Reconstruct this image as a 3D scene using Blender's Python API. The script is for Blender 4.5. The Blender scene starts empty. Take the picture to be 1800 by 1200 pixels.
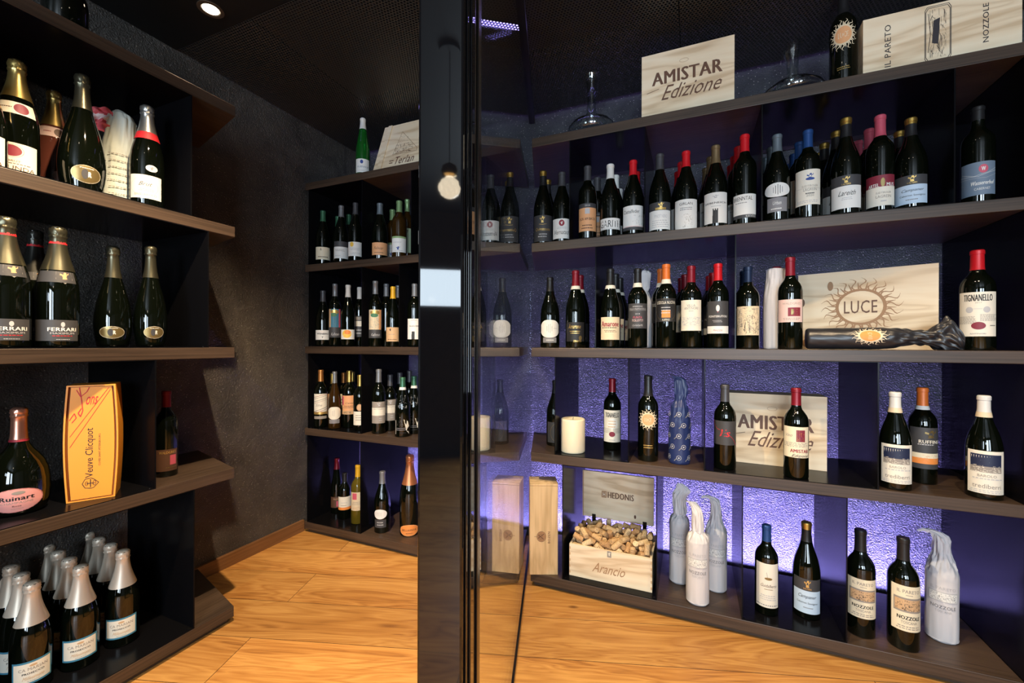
import bpy, math, random
from mathutils import Vector, Matrix, noise
C = bpy.context.scene.collection
scene = bpy.context.scene
PI = math.pi
def R(d): return d * PI / 180.0

# ---------------------------------------------------------------- camera
F = 747.0; CX = 900.0; CY = 605.0; CAMZ = 1.063; YAW = 22.88; ROLL = 0.003
cam_d = bpy.data.cameras.new('camera')
cam_d.sensor_width = 36.0
cam_d.lens = 36.0 * F / 1800.0
cam_d.shift_y = 5.0 / 1800.0
cam_d.clip_start = 0.01
cam = bpy.data.objects.new('camera', cam_d); C.objects.link(cam)
cam.matrix_world = Matrix.Translation((0, 0, CAMZ)) @ Matrix.Rotation(R(YAW), 4, 'Z') @ Matrix.Rotation(R(90), 4, 'X') @ Matrix.Rotation(ROLL, 4, 'Z')
scene.camera = cam
# ---------------------------------------------------------------- look
vs = scene.view_settings
scene.display_settings.display_device = 'sRGB'
vs.view_transform = 'Standard'; vs.look = 'None'; vs.gamma = 1.0; vs.exposure = 0.0; vs.use_curve_mapping = False
w = bpy.data.worlds.new('world'); scene.world = w; w.use_nodes = True
w.node_tree.nodes['Background'].inputs[0].default_value = (0.35, 0.45, 0.7, 1)
w.node_tree.nodes['Background'].inputs[1].default_value = 0.03
scene.cycles.max_bounces = 8; scene.cycles.transparent_max_bounces = 16
scene.cycles.sample_clamp_indirect = 4.0
scene.cycles.use_denoising = True
scene.cycles.caustics_reflective = False; scene.cycles.caustics_refractive = False

def light(name, kind, loc, energy, color, direction=(0, 0, -1), size=0.1, size_y=None, angle=None, blend=0.3, spread=None):
    d = bpy.data.lights.new(name, kind); d.energy = energy; d.color = color
    if kind == 'AREA':
        d.shape = 'RECTANGLE' if size_y else 'DISK'
        d.size = size
        if size_y: d.size_y = size_y
        if spread: d.spread = R(spread)
    if kind == 'SPOT':
        d.spot_size = R(angle); d.spot_blend = blend; d.shadow_soft_size = size
    if kind == 'POINT': d.shadow_soft_size = size
    o = bpy.data.objects.new(name, d); C.objects.link(o)
    o.location = loc
    v = Vector(direction).normalized()
    o.rotation_euler = v.to_track_quat('-Z', 'Y').to_euler()
    return o
CEIL = 2.32
YF = 1.758          # front plane of the back rack
XF = -1.609         # front plane of the left rack
XW = -2.04          # left wall
YW = 2.225          # back wall
WARM = (1.0, 0.75, 0.47)
DAY = (0.74, 0.88, 1.0)
LED = (0.36, 0.29, 1.0)
# daylight through the three windows behind the camera
for wx, wz, ww, wh, e in ((-1.55, 1.35, 0.62, 1.3, 34), (0.62, 1.3, 0.9, 1.5, 98), (1.85, 1.3, 0.7, 1.5, 55)):
    for k in (-1, 1):
        light('daylight', 'AREA', (wx + k * ww * .26, -2.93, wz), e / 2, DAY, (0, 1, 0), ww * .44, wh)
light('daylight', 'AREA', (-0.13, -2.93, 1.59), 8, DAY, (0, 1, 0), 0.62, 0.34)
# violet strips behind the back rack, and above the edge of the ceiling
light('led_glow', 'AREA', (-0.56, 2.197, 0.035), 50, LED, (0, 0.10, 1), 2.9, 0.014, spread=110)
light('led_glow', 'AREA', (-0.56, 2.205, 2.335), 0.16, (0.45, 0.25, 1.0), (0, 0.6, -1), 2.9, 0.012)
light('led_glow', 'AREA', (-1.69, 1.70, 2.44), 0.35, LED, (0, 0, -1), 0.035, 0.5)
light('led_glow', 'AREA', (-0.47, 1.73, 2.44), 0.5, LED, (0, 0, -1), 0.7, 0.035)
# warm recessed downlights
SPOTS = [(-1.668, 1.03, 34, 62), (-0.93, 0.61, 240, 120), (0.15, 1.0, 80, 100), (0.62, 0.85, 70, 100), (-0.40, 0.9, 34, 90), (-0.9, 0.05, 45, 105)]
for sx, sy, e, an in SPOTS:
    light('downlight_beam', 'SPOT', (sx, sy, CEIL - 0.012), e, WARM, (0, 0, -1), 0.022, angle=an, blend=0.5)

# ---------------------------------------------------------------- image helpers (pixels of the photograph -> room)
CY_, SY_ = math.cos(R(YAW)), math.sin(R(YAW))
def ray(px, py=605.0):
    dx = px - CX; dy = py - CY
    lx = dx + ROLL * dy; ly = dy - ROLL * dx
    a = lx / F; b = -ly / F
    return Vector((a * CY_ - SY_, a * SY_ + CY_, b))
def at_y(px, py, y):
    d = ray(px, py); t = y / d.y; return Vector((d.x * t, y, CAMZ + d.z * t))
def at_x(px, py, x):
    d = ray(px, py); t = x / d.x; return Vector((x, d.y * t, CAMZ + d.z * t))
def at_z(px, py, z):
    d = ray(px, py); t = (z - CAMZ) / d.z; return Vector((d.x * t, d.y * t, z))

# ---------------------------------------------------------------- materials
_m = {}
def mat(name, col, rough=0.5, metal=0.0, **kw):
    key = (name, tuple(col), rough, metal, tuple(sorted((k, str(v)) for k, v in kw.items())))
    if key in _m: return _m[key]
    m = bpy.data.materials.new(name); m.use_nodes = True
    b = m.node_tree.nodes['Principled BSDF']
    b.inputs['Base Color'].default_value = (col[0], col[1], col[2], 1)
    b.inputs['Roughness'].default_value = rough; b.inputs['Metallic'].default_value = metal
    for k, v in kw.items():
        b.inputs[k].default_value = v
    _m[key] = m
    return m
def N(nt, t, **kw):
    n = nt.nodes.new(t)
    for k, v in kw.items():
        if k.startswith('i_'):
            n.inputs[k[2:].replace('_', ' ')].default_value = v
        else: setattr(n, k, v)
    return n
def ramp(nt, fac, stops):
    r = nt.nodes.new('ShaderNodeValToRGB')
    while len(r.color_ramp.elements) < len(stops): r.color_ramp.elements.new(0.5)
    for e, (p, c) in zip(r.color_ramp.elements, stops):
        e.position = p; e.color = (c[0], c[1], c[2], 1)
    nt.links.new(fac, r.inputs[0]); return r
def coords(nt, scale=(1, 1, 1), rot=(0, 0, 0), loc=(0, 0, 0)):
    tc = nt.nodes.new('ShaderNodeTexCoord'); mp = nt.nodes.new('ShaderNodeMapping')
    mp.inputs['Scale'].default_value = scale; mp.inputs['Rotation'].default_value = rot; mp.inputs['Location'].default_value = loc
    nt.links.new(tc.outputs['Object'], mp.inputs[0]); return mp.outputs[0]

def wood_mat(name, c0, c1, axis='x', rough=0.45, fine=220, bump=0.15, scale=1.0, rings=0.0, c2=None, spec=0.5):
    m = bpy.data.materials.new(name); m.use_nodes = True; nt = m.node_tree; b = nt.nodes['Principled BSDF']
    sc = {'x': (2.2, fine, fine), 'y': (fine, 2.2, fine), 'z': (fine, fine, 2.2)}[axis]
    v = coords(nt, tuple(s * scale for s in sc))
    n1 = N(nt, 'ShaderNodeTexNoise', i_Scale=1.0, i_Detail=5.0, i_Roughness=0.65); nt.links.new(v, n1.inputs[0])
    sc2 = {'x': (1.3, 9, 9), 'y': (9, 1.3, 9), 'z': (9, 9, 1.3)}[axis]
    v2 = coords(nt, tuple(s * scale for s in sc2), loc=(3, 1, 7))
    n2 = N(nt, 'ShaderNodeTexNoise', i_Scale=1.0, i_Detail=3.0, i_Distortion=0.6); nt.links.new(v2, n2.inputs[0])
    mx = N(nt, 'ShaderNodeMix', data_type='FLOAT'); mx.inputs[0].default_value = 0.45
    nt.links.new(n1.outputs[0], mx.inputs[2]); nt.links.new(n2.outputs[0], mx.inputs[3])
    fac = mx.outputs[0]
    if rings:
        ml = N(nt, 'ShaderNodeMath', operation='MULTIPLY'); ml.inputs[1].default_value = rings
        nt.links.new(n2.outputs[0], ml.inputs[0])
        fr = N(nt, 'ShaderNodeMath', operation='PINGPONG'); fr.inputs[1].default_value = 1.0
        nt.links.new(ml.outputs[0], fr.inputs[0])
        mx2 = N(nt, 'ShaderNodeMix', data_type='FLOAT'); mx2.inputs[0].default_value = 0.35
        nt.links.new(fac, mx2.inputs[2]); nt.links.new(fr.outputs[0], mx2.inputs[3]); fac = mx2.outputs[0]
    st = [(0.32, c0), (0.66, c1)] if c2 is None else [(0.3, c0), (0.5, c1), (0.72, c2)]
    r = ramp(nt, fac, st); nt.links.new(r.outputs[0], b.inputs['Base Color'])
    b.inputs['Roughness'].default_value = rough; b.inputs['Specular IOR Level'].default_value = spec
    bp = N(nt, 'ShaderNodeBump', i_Strength=bump, i_Distance=0.0006); nt.links.new(n1.outputs[0], bp.inputs['Height'])
    nt.links.new(bp.outputs[0], b.inputs['Normal'])
    return m

def plaster_mat(name, c0, c1, bump=0.8, scale=1.0, glints=0.93, glint_col=(0.45, 0.43, 0.40)):
    m = bpy.data.materials.new(name); m.use_nodes = True; nt = m.node_tree; b = nt.nodes['Principled BSDF']
    v = coords(nt)
    n1 = N(nt, 'ShaderNodeTexNoise', i_Scale=75.0 * scale, i_Detail=7.0, i_Roughness=0.7); nt.links.new(v, n1.inputs[0])
    n2 = N(nt, 'ShaderNodeTexNoise', i_Scale=4.0, i_Detail=6.0, i_Roughness=0.65, i_Distortion=1.2); nt.links.new(v, n2.inputs[0])
    vo = N(nt, 'ShaderNodeTexVoronoi', i_Scale=120.0 * scale); vo.feature = 'SMOOTH_F1'; nt.links.new(v, vo.inputs['Vector'])
    r = ramp(nt, n2.outputs[0], [(0.3, c0), (0.72, c1)])
    # fine bright grains of grazing light, painted into the plaster colour
    vg = N(nt, 'ShaderNodeTexVoronoi', i_Scale=180.0); nt.links.new(v, vg.inputs['Vector'])
    sep = N(nt, 'ShaderNodeSeparateColor'); nt.links.new(vg.outputs['Color'], sep.inputs[0])
    g = N(nt, 'ShaderNodeMath', operation='GREATER_THAN'); g.inputs[1].default_value = glints; nt.links.new(sep.outputs[0], g.inputs[0])
    l = N(nt, 'ShaderNodeMath', operation='LESS_THAN'); l.inputs[1].default_value = 0.35; nt.links.new(vg.outputs['Distance'], l.inputs[0])
    an = N(nt, 'ShaderNodeMath', operation='MULTIPLY'); nt.links.new(g.outputs[0], an.inputs[0]); nt.links.new(l.outputs[0], an.inputs[1])
    mc = N(nt, 'ShaderNodeMix', data_type='RGBA'); nt.links.new(an.outputs[0], mc.inputs[0]); nt.links.new(r.outputs[0], mc.inputs[6])
    mc.inputs[7].default_value = (*glint_col, 1)
    nt.links.new(mc.outputs[2], b.inputs['Base Color'])
    b.inputs['Roughness'].default_value = 0.33
    ad = N(nt, 'ShaderNodeMath', operation='MULTIPLY_ADD'); ad.inputs[1].default_value = 0.7
    nt.links.new(vo.outputs['Distance'], ad.inputs[0]); nt.links.new(n1.outputs[0], ad.inputs[2])
    ad2 = N(nt, 'ShaderNodeMath', operation='MULTIPLY_ADD'); ad2.inputs[1].default_value = 2.5
    nt.links.new(n2.outputs[0], ad2.inputs[0]); nt.links.new(ad.outputs[0], ad2.inputs[2])
    bp = N(nt, 'ShaderNodeBump', i_Strength=bump, i_Distance=0.006); nt.links.new(ad2.outputs[0], bp.inputs['Height'])
    nt.links.new(bp.outputs[0], b.inputs['Normal'])
    return m

def floor_mat():
    m = bpy.data.materials.new('oak_planks'); m.use_nodes = True; nt = m.node_tree; b = nt.nodes['Principled BSDF']
    rz = -R(17.67)
    v = coords(nt, (1, 1, 1), (0, 0, rz), (0.3, 0.06, 0))
    br = N(nt, 'ShaderNodeTexBrick', i_Scale=1.0, i_Mortar_Size=0.0012, i_Mortar_Smooth=0.2, i_Bias=0.0, i_Brick_Width=2.1, i_Row_Height=0.215)
    br.offset = 0.37; br.inputs['Color1'].default_value = (0, 0, 0, 1); br.inputs['Color2'].default_value = (1, 1, 1, 1)
    br.inputs['Mortar'].default_value = (0.5, 0.5, 0.5, 1)
    nt.links.new(v, br.inputs[0])
    # per-plank offset for the grain
    sc = N(nt, 'ShaderNodeVectorMath', operation='SCALE'); sc.inputs['Scale'].default_value = 13.0
    nt.links.new(br.outputs['Color'], sc.inputs[0])
    addv = N(nt, 'ShaderNodeVectorMath', operation='ADD'); nt.links.new(v, addv.inputs[0]); nt.links.new(sc.outputs[0], addv.inputs[1])
    mp = N(nt, 'ShaderNodeMapping'); mp.inputs['Scale'].default_value = (1.3, 9.0, 9.0); nt.links.new(addv.outputs[0], mp.inputs[0])
    n2 = N(nt, 'ShaderNodeTexNoise', i_Scale=1.0, i_Detail=2.5, i_Roughness=0.55, i_Distortion=0.9); nt.links.new(mp.outputs[0], n2.inputs[0])
    ml = N(nt, 'ShaderNodeMath', operation='MULTIPLY'); ml.inputs[1].default_value = 20.0; nt.links.new(n2.outputs[0], ml.inputs[0])
    pp = N(nt, 'ShaderNodeMath', operation='PINGPONG'); pp.inputs[1].default_value = 1.0; nt.links.new(ml.outputs[0], pp.inputs[0])
    mp2 = N(nt, 'ShaderNodeMapping'); mp2.inputs['Scale'].default_value = (4, 190.0, 190.0); nt.links.new(addv.outputs[0], mp2.inputs[0])
    n1 = N(nt, 'ShaderNodeTexNoise', i_Scale=1.0, i_Detail=4.0, i_Roughness=0.6); nt.links.new(mp2.outputs[0], n1.inputs[0])
    mix = N(nt, 'ShaderNodeMix', data_type='FLOAT'); mix.inputs[0].default_value = 0.68
    nt.links.new(pp.outputs[0], mix.inputs[2]); nt.links.new(n1.outputs[0], mix.inputs[3])
    mix2 = N(nt, 'ShaderNodeMix', data_type='FLOAT'); mix2.inputs[0].default_value = 0.5
    nt.links.new(mix.outputs[0], mix2.inputs[2]); nt.links.new(n2.outputs[0], mix2.inputs[3])
    r = ramp(nt, mix2.outputs[0], [(0.24, (0.18, 0.065, 0.016)), (0.42, (0.46, 0.205, 0.050)), (0.64, (0.66, 0.345, 0.10))])
    # plank tone
    r2 = ramp(nt, br.outputs['Color'], [(0.0, (0.8, 0.8, 0.8)), (1.0, (1.12, 1.08, 1.05))])
    mu = N(nt, 'ShaderNodeMix', data_type='RGBA', blend_type='MULTIPLY'); mu.inputs[0].default_value = 1.0
    nt.links.new(r.outputs[0], mu.inputs[6]); nt.links.new(r2.outputs[0], mu.inputs[7])
    # knots
    vk = N(nt, 'ShaderNodeMapping'); vk.inputs['Scale'].default_value = (2.2, 4.2, 1); nt.links.new(addv.outputs[0], vk.inputs[0])
    kn = N(nt, 'ShaderNodeTexVoronoi', i_Scale=1.0); nt.links.new(vk.outputs[0], kn.inputs['Vector'])
    kr = ramp(nt, kn.outputs['Distance'], [(0.018, (0.18, 0.12, 0.09)), (0.06, (1, 1, 1))])
    mk = N(nt, 'ShaderNodeMix', data_type='RGBA', blend_type='MULTIPLY'); mk.inputs[0].default_value = 0.85
    nt.links.new(mu.outputs[2], mk.inputs[6]); nt.links.new(kr.outputs[0], mk.inputs[7])
    mj = N(nt, 'ShaderNodeMix', data_type='RGBA'); nt.links.new(br.outputs['Fac'], mj.inputs[0])
    nt.links.new(mk.outputs[2], mj.inputs[6]); mj.inputs[7].default_value = (0.05, 0.02, 0.008, 1)
    nt.links.new(mj.outputs[2], b.inputs['Base Color'])
    b.inputs['Roughness'].default_value = 0.42
    bp = N(nt, 'ShaderNodeBump', i_Strength=0.12, i_Distance=0.001); nt.links.new(n1.outputs[0], bp.inputs['Height'])
    nt.links.new(bp.outputs[0], b.inputs['Normal'])
    return m

def mesh_ceiling_mat():
    # black sheet steel with staggered round holes, 9 mm apart
    m = bpy.data.materials.new('perforated_steel'); m.use_nodes = True; nt = m.node_tree; b = nt.nodes['Principled BSDF']
    p = 0.013
    def grid(off):
        v = coords(nt, (1 / p, 1 / (p * 1.732), 1), loc=(off, off, 0))
        fr = N(nt, 'ShaderNodeVectorMath', operation='FRACTION'); nt.links.new(v, fr.inputs[0])
        sb = N(nt, 'ShaderNodeVectorMath', operation='SUBTRACT'); sb.inputs[1].default_value = (0.5, 0.5, 0); nt.links.new(fr.outputs[0], sb.inputs[0])
        ms = N(nt, 'ShaderNodeVectorMath', operation='MULTIPLY'); ms.inputs[1].default_value = (1, 1.732, 0); nt.links.new(sb.outputs[0], ms.inputs[0])
        ln = N(nt, 'ShaderNodeVectorMath', operation='LENGTH'); nt.links.new(ms.outputs[0], ln.inputs[0])
        return ln.outputs['Value']
    mn = N(nt, 'ShaderNodeMath', operation='MINIMUM'); nt.links.new(grid(0.0), mn.inputs[0]); nt.links.new(grid(0.5), mn.inputs[1])
    gt = N(nt, 'ShaderNodeMath', operation='GREATER_THAN'); gt.inputs[1].default_value = 0.33; nt.links.new(mn.outputs[0], gt.inputs[0])
    nt.links.new(gt.outputs[0], b.inputs['Alpha'])
    b.inputs['Base Color'].default_value = (0.042, 0.041, 0.039, 1); b.inputs['Metallic'].default_value = 0.0; b.inputs['Roughness'].default_value = 0.4
    return m

def thin_glass_mat(name, tint=(0.97, 0.98, 0.98), base=0.04, gain=1.0):
    m = bpy.data.materials.new(name); m.use_nodes = True; nt = m.node_tree
    nt.nodes.remove(nt.nodes['Principled BSDF']); out = nt.nodes['Material Output']
    g = N(nt, 'ShaderNodeNewGeometry')
    dt = N(nt, 'ShaderNodeVectorMath', operation='DOT_PRODUCT'); nt.links.new(g.outputs['Incoming'], dt.inputs[0]); nt.links.new(g.outputs['Normal'], dt.inputs[1])
    ab = N(nt, 'ShaderNodeMath', operation='ABSOLUTE'); nt.links.new(dt.outputs['Value'], ab.inputs[0])
    om = N(nt, 'ShaderNodeMath', operation='SUBTRACT'); om.inputs[0].default_value = 1.0; nt.links.new(ab.outputs[0], om.inputs[1])
    pw = N(nt, 'ShaderNodeMath', operation='POWER'); pw.inputs[1].default_value = 5.0; nt.links.new(om.outputs[0], pw.inputs[0])
    ma = N(nt, 'ShaderNodeMath', operation='MULTIPLY_ADD', use_clamp=True); ma.inputs[1].default_value = (1 - base) * gain; ma.inputs[2].default_value = base
    nt.links.new(pw.outputs[0], ma.inputs[0])
    tr = N(nt, 'ShaderNodeBsdfTransparent'); tr.inputs[0].default_value = (*tint, 1)
    gl = N(nt, 'ShaderNodeBsdfGlossy'); gl.inputs['Roughness'].default_value = 0.0; gl.inputs[0].default_value = (1, 1, 1, 1)
    mx = N(nt, 'ShaderNodeMixShader'); nt.links.new(ma.outputs[0], mx.inputs[0]); nt.links.new(tr.outputs[0], mx.inputs[1]); nt.links.new(gl.outputs[0], mx.inputs[2])
    nt.links.new(mx.outputs[0], out.inputs[0])
    return m

M_shelf = wood_mat('smoked_oak_veneer', (0.016, 0.010, 0.0065), (0.095, 0.060, 0.040), 'x', 0.42, 170, 0.3)
M_steel = mat('black_steel', (0.004, 0.004, 0.005), 0.20, 0, **{'Specular IOR Level': 0.10})
M_blackpaint = mat('black_paint', (0.004, 0.004, 0.0045), 0.5)
M_plaster = plaster_mat('dark_plaster', (0.032, 0.029, 0.027), (0.092, 0.081, 0.071), 1.0, 1.6, 0.965, (0.30, 0.27, 0.23))
M_plaster_b = plaster_mat('dark_rough_plaster', (0.028, 0.031, 0.033), (0.075, 0.084, 0.088), 1.0, 1.9)
M_floor = floor_mat()
M_perf = mesh_ceiling_mat()
M_base = wood_mat('baseboard_oak', (0.13, 0.055, 0.02), (0.33, 0.165, 0.07), 'y', 0.5, 120, 0.2)
M_glass = thin_glass_mat('clear_glass', (0.93, 0.96, 0.96))
M_dec = thin_glass_mat('decanter_glass', (0.93, 0.96, 0.96), 0.08, 1.6)
M_lacq = mat('black_lacquer', (0.004, 0.004, 0.005), 0.03, **{'IOR': 1.75})
M_dark_al = mat('dark_aluminium', (0.05, 0.045, 0.042), 0.25, 0.9)
M_pine = wood_mat('pine_boards', (0.62, 0.46, 0.29), (0.80, 0.645, 0.45), 'x', 0.6, 60, 0.1, 1.0, 10.0, (0.86, 0.73, 0.54))
M_pine_z = wood_mat('pine_upright', (0.50, 0.34, 0.17), (0.70, 0.50, 0.28), 'z', 0.6, 90, 0.1, 1.0, 8.0, (0.76, 0.57, 0.34))
M_ink = mat('black_ink', (0.012, 0.010, 0.010), 0.6)
M_burn = mat('brown_ink', (0.10, 0.045, 0.025), 0.7)

# ---------------------------------------------------------------- mesh helpers
class MB:
    def __init__(s): s.v = []; s.f = []; s.m = []; s.sm = []; s.mats = []
    def mi(s, m):
        if m not in s.mats: s.mats.append(m)
        return s.mats.index(m)
    def add(s, vs, fs, m, smooth=False):
        o = len(s.v); s.v += [tuple(x) for x in vs]; i = s.mi(m)
        for f in fs:
            s.f.append(tuple(o + k for k in f)); s.m.append(i); s.sm.append(smooth)
    def box(s, x0, x1, y0, y1, z0, z1, m):
        s.prism([(x0, y0), (x1, y0), (x1, y1), (x0, y1)], z0, z1, m)
    def prism(s, poly, z0, z1, m, T=None):
        n = len(poly)
        vs = [(p[0], p[1], z0) for p in poly] + [(p[0], p[1], z1) for p in poly]
        if T: vs = [T(v) for v in vs]
        fs = [tuple(reversed(range(n))), tuple(range(n, 2 * n))]
        fs += [(i, (i + 1) % n, n + (i + 1) % n, n + i) for i in range(n)]
        s.add(vs, fs, m)
    def lathe(s, prof, m, seg=32, off=(0, 0, 0), smooth=True, close=True, rfun=None):
        vs = []; fs = []
        k = len(prof)
        for (r, z) in prof:
            for j in range(seg):
                a = 2 * PI * j / seg
                rr = rfun(r, z, a) if rfun else r
                vs.append((off[0] + rr * math.cos(a), off[1] + rr * math.sin(a), off[2] + z))
        for i in range(k - 1):
            for j in range(seg):
                fs.append((i * seg + j, i * seg + (j + 1) % seg, (i + 1) * seg + (j + 1) % seg, (i + 1) * seg + j))
        if close:
            fs.append(tuple(reversed(range(seg)))); fs.append(tuple((k - 1) * seg + j for j in range(seg)))
        s.add(vs, fs, m, smooth)
    def tube(s, pts, r, m, seg=8):
        vs = []; fs = []
        pts = [Vector(p) for p in pts]
        for i, p in enumerate(pts):
            d = (pts[min(i + 1, len(pts) - 1)] - pts[max(i - 1, 0)]).normalized()
            q = d.to_track_quat('Z', 'Y')
            for j in range(seg):
                a = 2 * PI * j / seg
                vs.append(p + q @ Vector((r * math.cos(a), r * math.sin(a), 0)))
        for i in range(len(pts) - 1):
            for j in range(seg):
                fs.append((i * seg + j, i * seg + (j + 1) % seg, (i + 1) * seg + (j + 1) % seg, (i + 1) * seg + j))
        fs.append(tuple(reversed(range(seg)))); fs.append(tuple((len(pts) - 1) * seg + j for j in range(seg)))
        s.add(vs, fs, m, True)
    def build(s, name, parent=None, bevel=0, sharp=40):
        me = bpy.data.meshes.new(name); me.from_pydata(s.v, [], s.f)
        for m in s.mats: me.materials.append(m)
        me.polygons.foreach_set('material_index', s.m); me.polygons.foreach_set('use_smooth', s.sm)
        me.update()
        if any(s.sm): me.set_sharp_from_angle(angle=R(sharp))
        o = bpy.data.objects.new(name, me); C.objects.link(o)
        if parent: o.parent = parent
        if bevel:
            b = o.modifiers.new('bevel', 'BEVEL'); b.width = bevel; b.segments = 2; b.limit_method = 'ANGLE'
        return o
def tag(o, label=None, cat=None, group=None, kind=None):
    if label: o['label'] = label
    if cat: o['category'] = cat
    if group: o['group'] = group
    if kind: o['kind'] = kind
    return o
def empty(name, loc=(0, 0, 0), rz=0.0, label=None, cat=None, group=None):
    o = bpy.data.objects.new(name, None); C.objects.link(o); o.location = loc; o.rotation_euler = (0, 0, rz)
    o.empty_display_size = 0.05
    return tag(o, label, cat, group)
def struct(name, mb): return tag(mb.build(name), kind='structure')

# ---------------------------------------------------------------- the room
b = MB(); b.box(XW - .1, 3.1, -3.1, YW + .1, -0.06, 0.0, M_floor); struct('floor', b)
b = MB(); b.box(XW - .1, XW, -3.1, YW + .1, 0, 2.75, M_plaster); struct('wall_left', b)
b = MB(); b.box(XW, 3.1, YW, YW + .1, 0, 2.75, M_plaster_b); struct('wall_back', b)
b = MB(); b.box(3.0, 3.1, -3.1, YW, 0, 2.75, M_plaster); struct('wall_right', b)
# wall behind the camera with its window openings
wins = [(-1.55, 1.35, 0.62, 1.3), (-0.13, 1.59, 0.62, 0.36), (0.62, 1.3, 0.9, 1.5), (1.85, 1.3, 0.7, 1.5)]
b = MB(); xs = XW
for wx, wz, ww, wh in wins:
    b.box(xs, wx - ww / 2, -3.1, -3.0, 0, 2.75, M_plaster)
    b.box(wx - ww / 2, wx + ww / 2, -3.1, -3.0, 0, wz - wh / 2, M_plaster)
    b.box(wx - ww / 2, wx + ww / 2, -3.1, -3.0, wz + wh / 2, 2.75, M_plaster); xs = wx + ww / 2
b.box(xs, 3.0, -3.1, -3.0, 0, 2.75, M_plaster); struct('wall_front', b)
for i, (wx, wz, ww, wh) in enumerate(wins):
    f = MB(); x0, x1, z0, z1 = wx - ww / 2, wx + ww / 2, wz - wh / 2, wz + wh / 2
    for a in ((x0, x0 + .03, z0, z1), (x1 - .03, x1, z0, z1), (x0, x1, z0, z0 + .03), (x0, x1, z1 - .03, z1), (wx - .012, wx + .012, z0, z1)):
        f.box(a[0], a[1], -3.06, -3.0, a[2], a[3], M_blackpaint)
    f.box(x0, x1, -3.04, -3.03, z0, z1, M_glass)
    struct('window_%d' % (i + 1), f)
# solid black ceiling in front of y = 1.12, perforated panels behind it, a black void above them
b = MB(); b.box(XW, 3.0, -3.0, 1.118, CEIL, CEIL + .06, M_blackpaint)
b.box(XW, 3.0, 1.118, YW, 2.70, 2.75, M_blackpaint)
struct('ceiling', b)
px0 = [XW + .01, -1.577, -0.812, -0.046, 0.72, 1.49, 2.26, 2.99]
for k in range(len(px0) - 1):
    b = MB(); b.box(px0[k] + .0015, px0[k + 1] - .0015, 1.121, YW - .035, CEIL, CEIL + .0015, M_perf)
    tag(b.build('ceiling_panel'), kind='structure')
b = MB(); b.box(XW, XW + .016, 1.085, YF + .01, 0, 0.062, M_base); b.box(XW, XW + .016, -3.0, 1.084, 0, 0.062, M_base)
struct('baseboard_left', b)

# ---------------------------------------------------------------- racks (local x along, y = depth behind the front, z up)
ZS = [1.969, 1.508, 1.048, 0.588, 0.0595]; TH = 0.039; DEP = 0.412
def rack(name, label, loc, rz, xl_f, xl_b, xr_f, xr_b, boxes, plinth_in=0.02):
    root = empty(name, loc, rz, label, 'wine rack')
    poly = [(xl_f, 0), (xr_f, 0), (xr_b, DEP), (xl_b, DEP)]
    for i, z in enumerate(ZS[:4]):
        dp = (0.459, 0.457, 0.450, DEP)[i] if rz == 0 else DEP; k = dp / DEP      # the three upper boards come close to the wall
        pl_ = [(xl_f, 0), (xr_f, 0), (xr_f + (xr_b - xr_f) * k, dp), (xl_f + (xl_b - xl_f) * k, dp)]
        m = MB(); m.prism(pl_, z - TH, z, M_shelf); m.build('shelf', root, bevel=0.0015)
    m = MB(); m.prism(poly, ZS[4] - TH, ZS[4], M_shelf); m.build('base_board', root, bevel=0.0015)
    m = MB(); m.prism([(xl_f + .01, plinth_in), (xr_f - .01, plinth_in), (xr_b - .01, DEP), (xl_b + .01, DEP)], 0, ZS[4] - TH, M_shelf); m.build('plinth', root)
    t = 0.004
    for (lv, x0, x1) in boxes:
        z0 = ZS[lv]; z1 = ZS[lv - 1] - TH
        m = MB()
        m.box(x0, x0 + t, 0.001, DEP - .004, z0 + .0002, z1 - .0002, M_steel); m.box(x1 - t, x1, 0.001, DEP - .004, z0 + .0002, z1 - .0002, M_steel)
        m.box(x0 + t, x1 - t, 0.001, DEP - .004, z0 + .0002, z0 + .0002 + t * .6, M_steel); m.box(x0 + t, x1 - t, 0.001, DEP - .004, z1 - t * .6, z1 - .0002, M_steel)
        for sx in (x0 + .010, x1 - .010):
            for sy in (.014, DEP - .03):
                m.lathe([(.004, 0), (.004, .0012), (.002, .0018)], M_dark_al, 10, (sx, sy, z0 + t * .6))
        m.build('steel_box', root)
    return root
def fx(px, py=605): return at_y(px, py, YF).x
def fy(px, py=605): return at_x(px, py, XF).y
back_boxes = [(1, fx(1000.5, 330), fx(1134.5, 310)), (1, fx(1338.5, 290), fx(1680, 270)),
              (2, fx(1046, 520), fx(1294, 520)), (3, fx(975), fx(1106)), (3, fx(1238), fx(1546)),
              (4, fx(988, 920), fx(1155, 930)), (4, fx(1304, 950), fx(1490, 1000))]
RX = 0.918
GP = Vector((-0.6846, 1.767, 0)); GA = R(17.25); GD = Vector((-math.sin(GA), math.cos(GA), 0)); GN = Vector((math.cos(GA), math.sin(GA), 0))
rr = rack('wine_rack', 'long dark oak wall rack right of the glass partition with violet light behind', (0, YF, 0), 0, -0.6496, -0.785, RX, RX, back_boxes)
m = MB(); m.box(RX + .001, RX + .03, -0.005, YW - YF - .001, 0, 1.968, M_steel); m.build('side_panel', rr)
gx = lambda y, off: GP.x + (y - GP.y) * GD.x / GD.y + off
lxr_f = gx(YF, -0.035); lxr_b = gx(YF + DEP, -0.035)
XL = -2.012
left_boxes = [(1, fx(542, 400), fx(636.5, 400)), (1, fx(722, 380), fx(722, 380) + .42), (2, fx(542), fx(636)), (2, fx(700.5), fx(700.5) + .3),
              (3, fx(541, 680), fx(635.5, 680)), (4, fx(539.5, 830), fx(634, 850))]
left_boxes = [(a, max(b0, XL + .001), c0) for a, b0, c0 in left_boxes]
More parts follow.
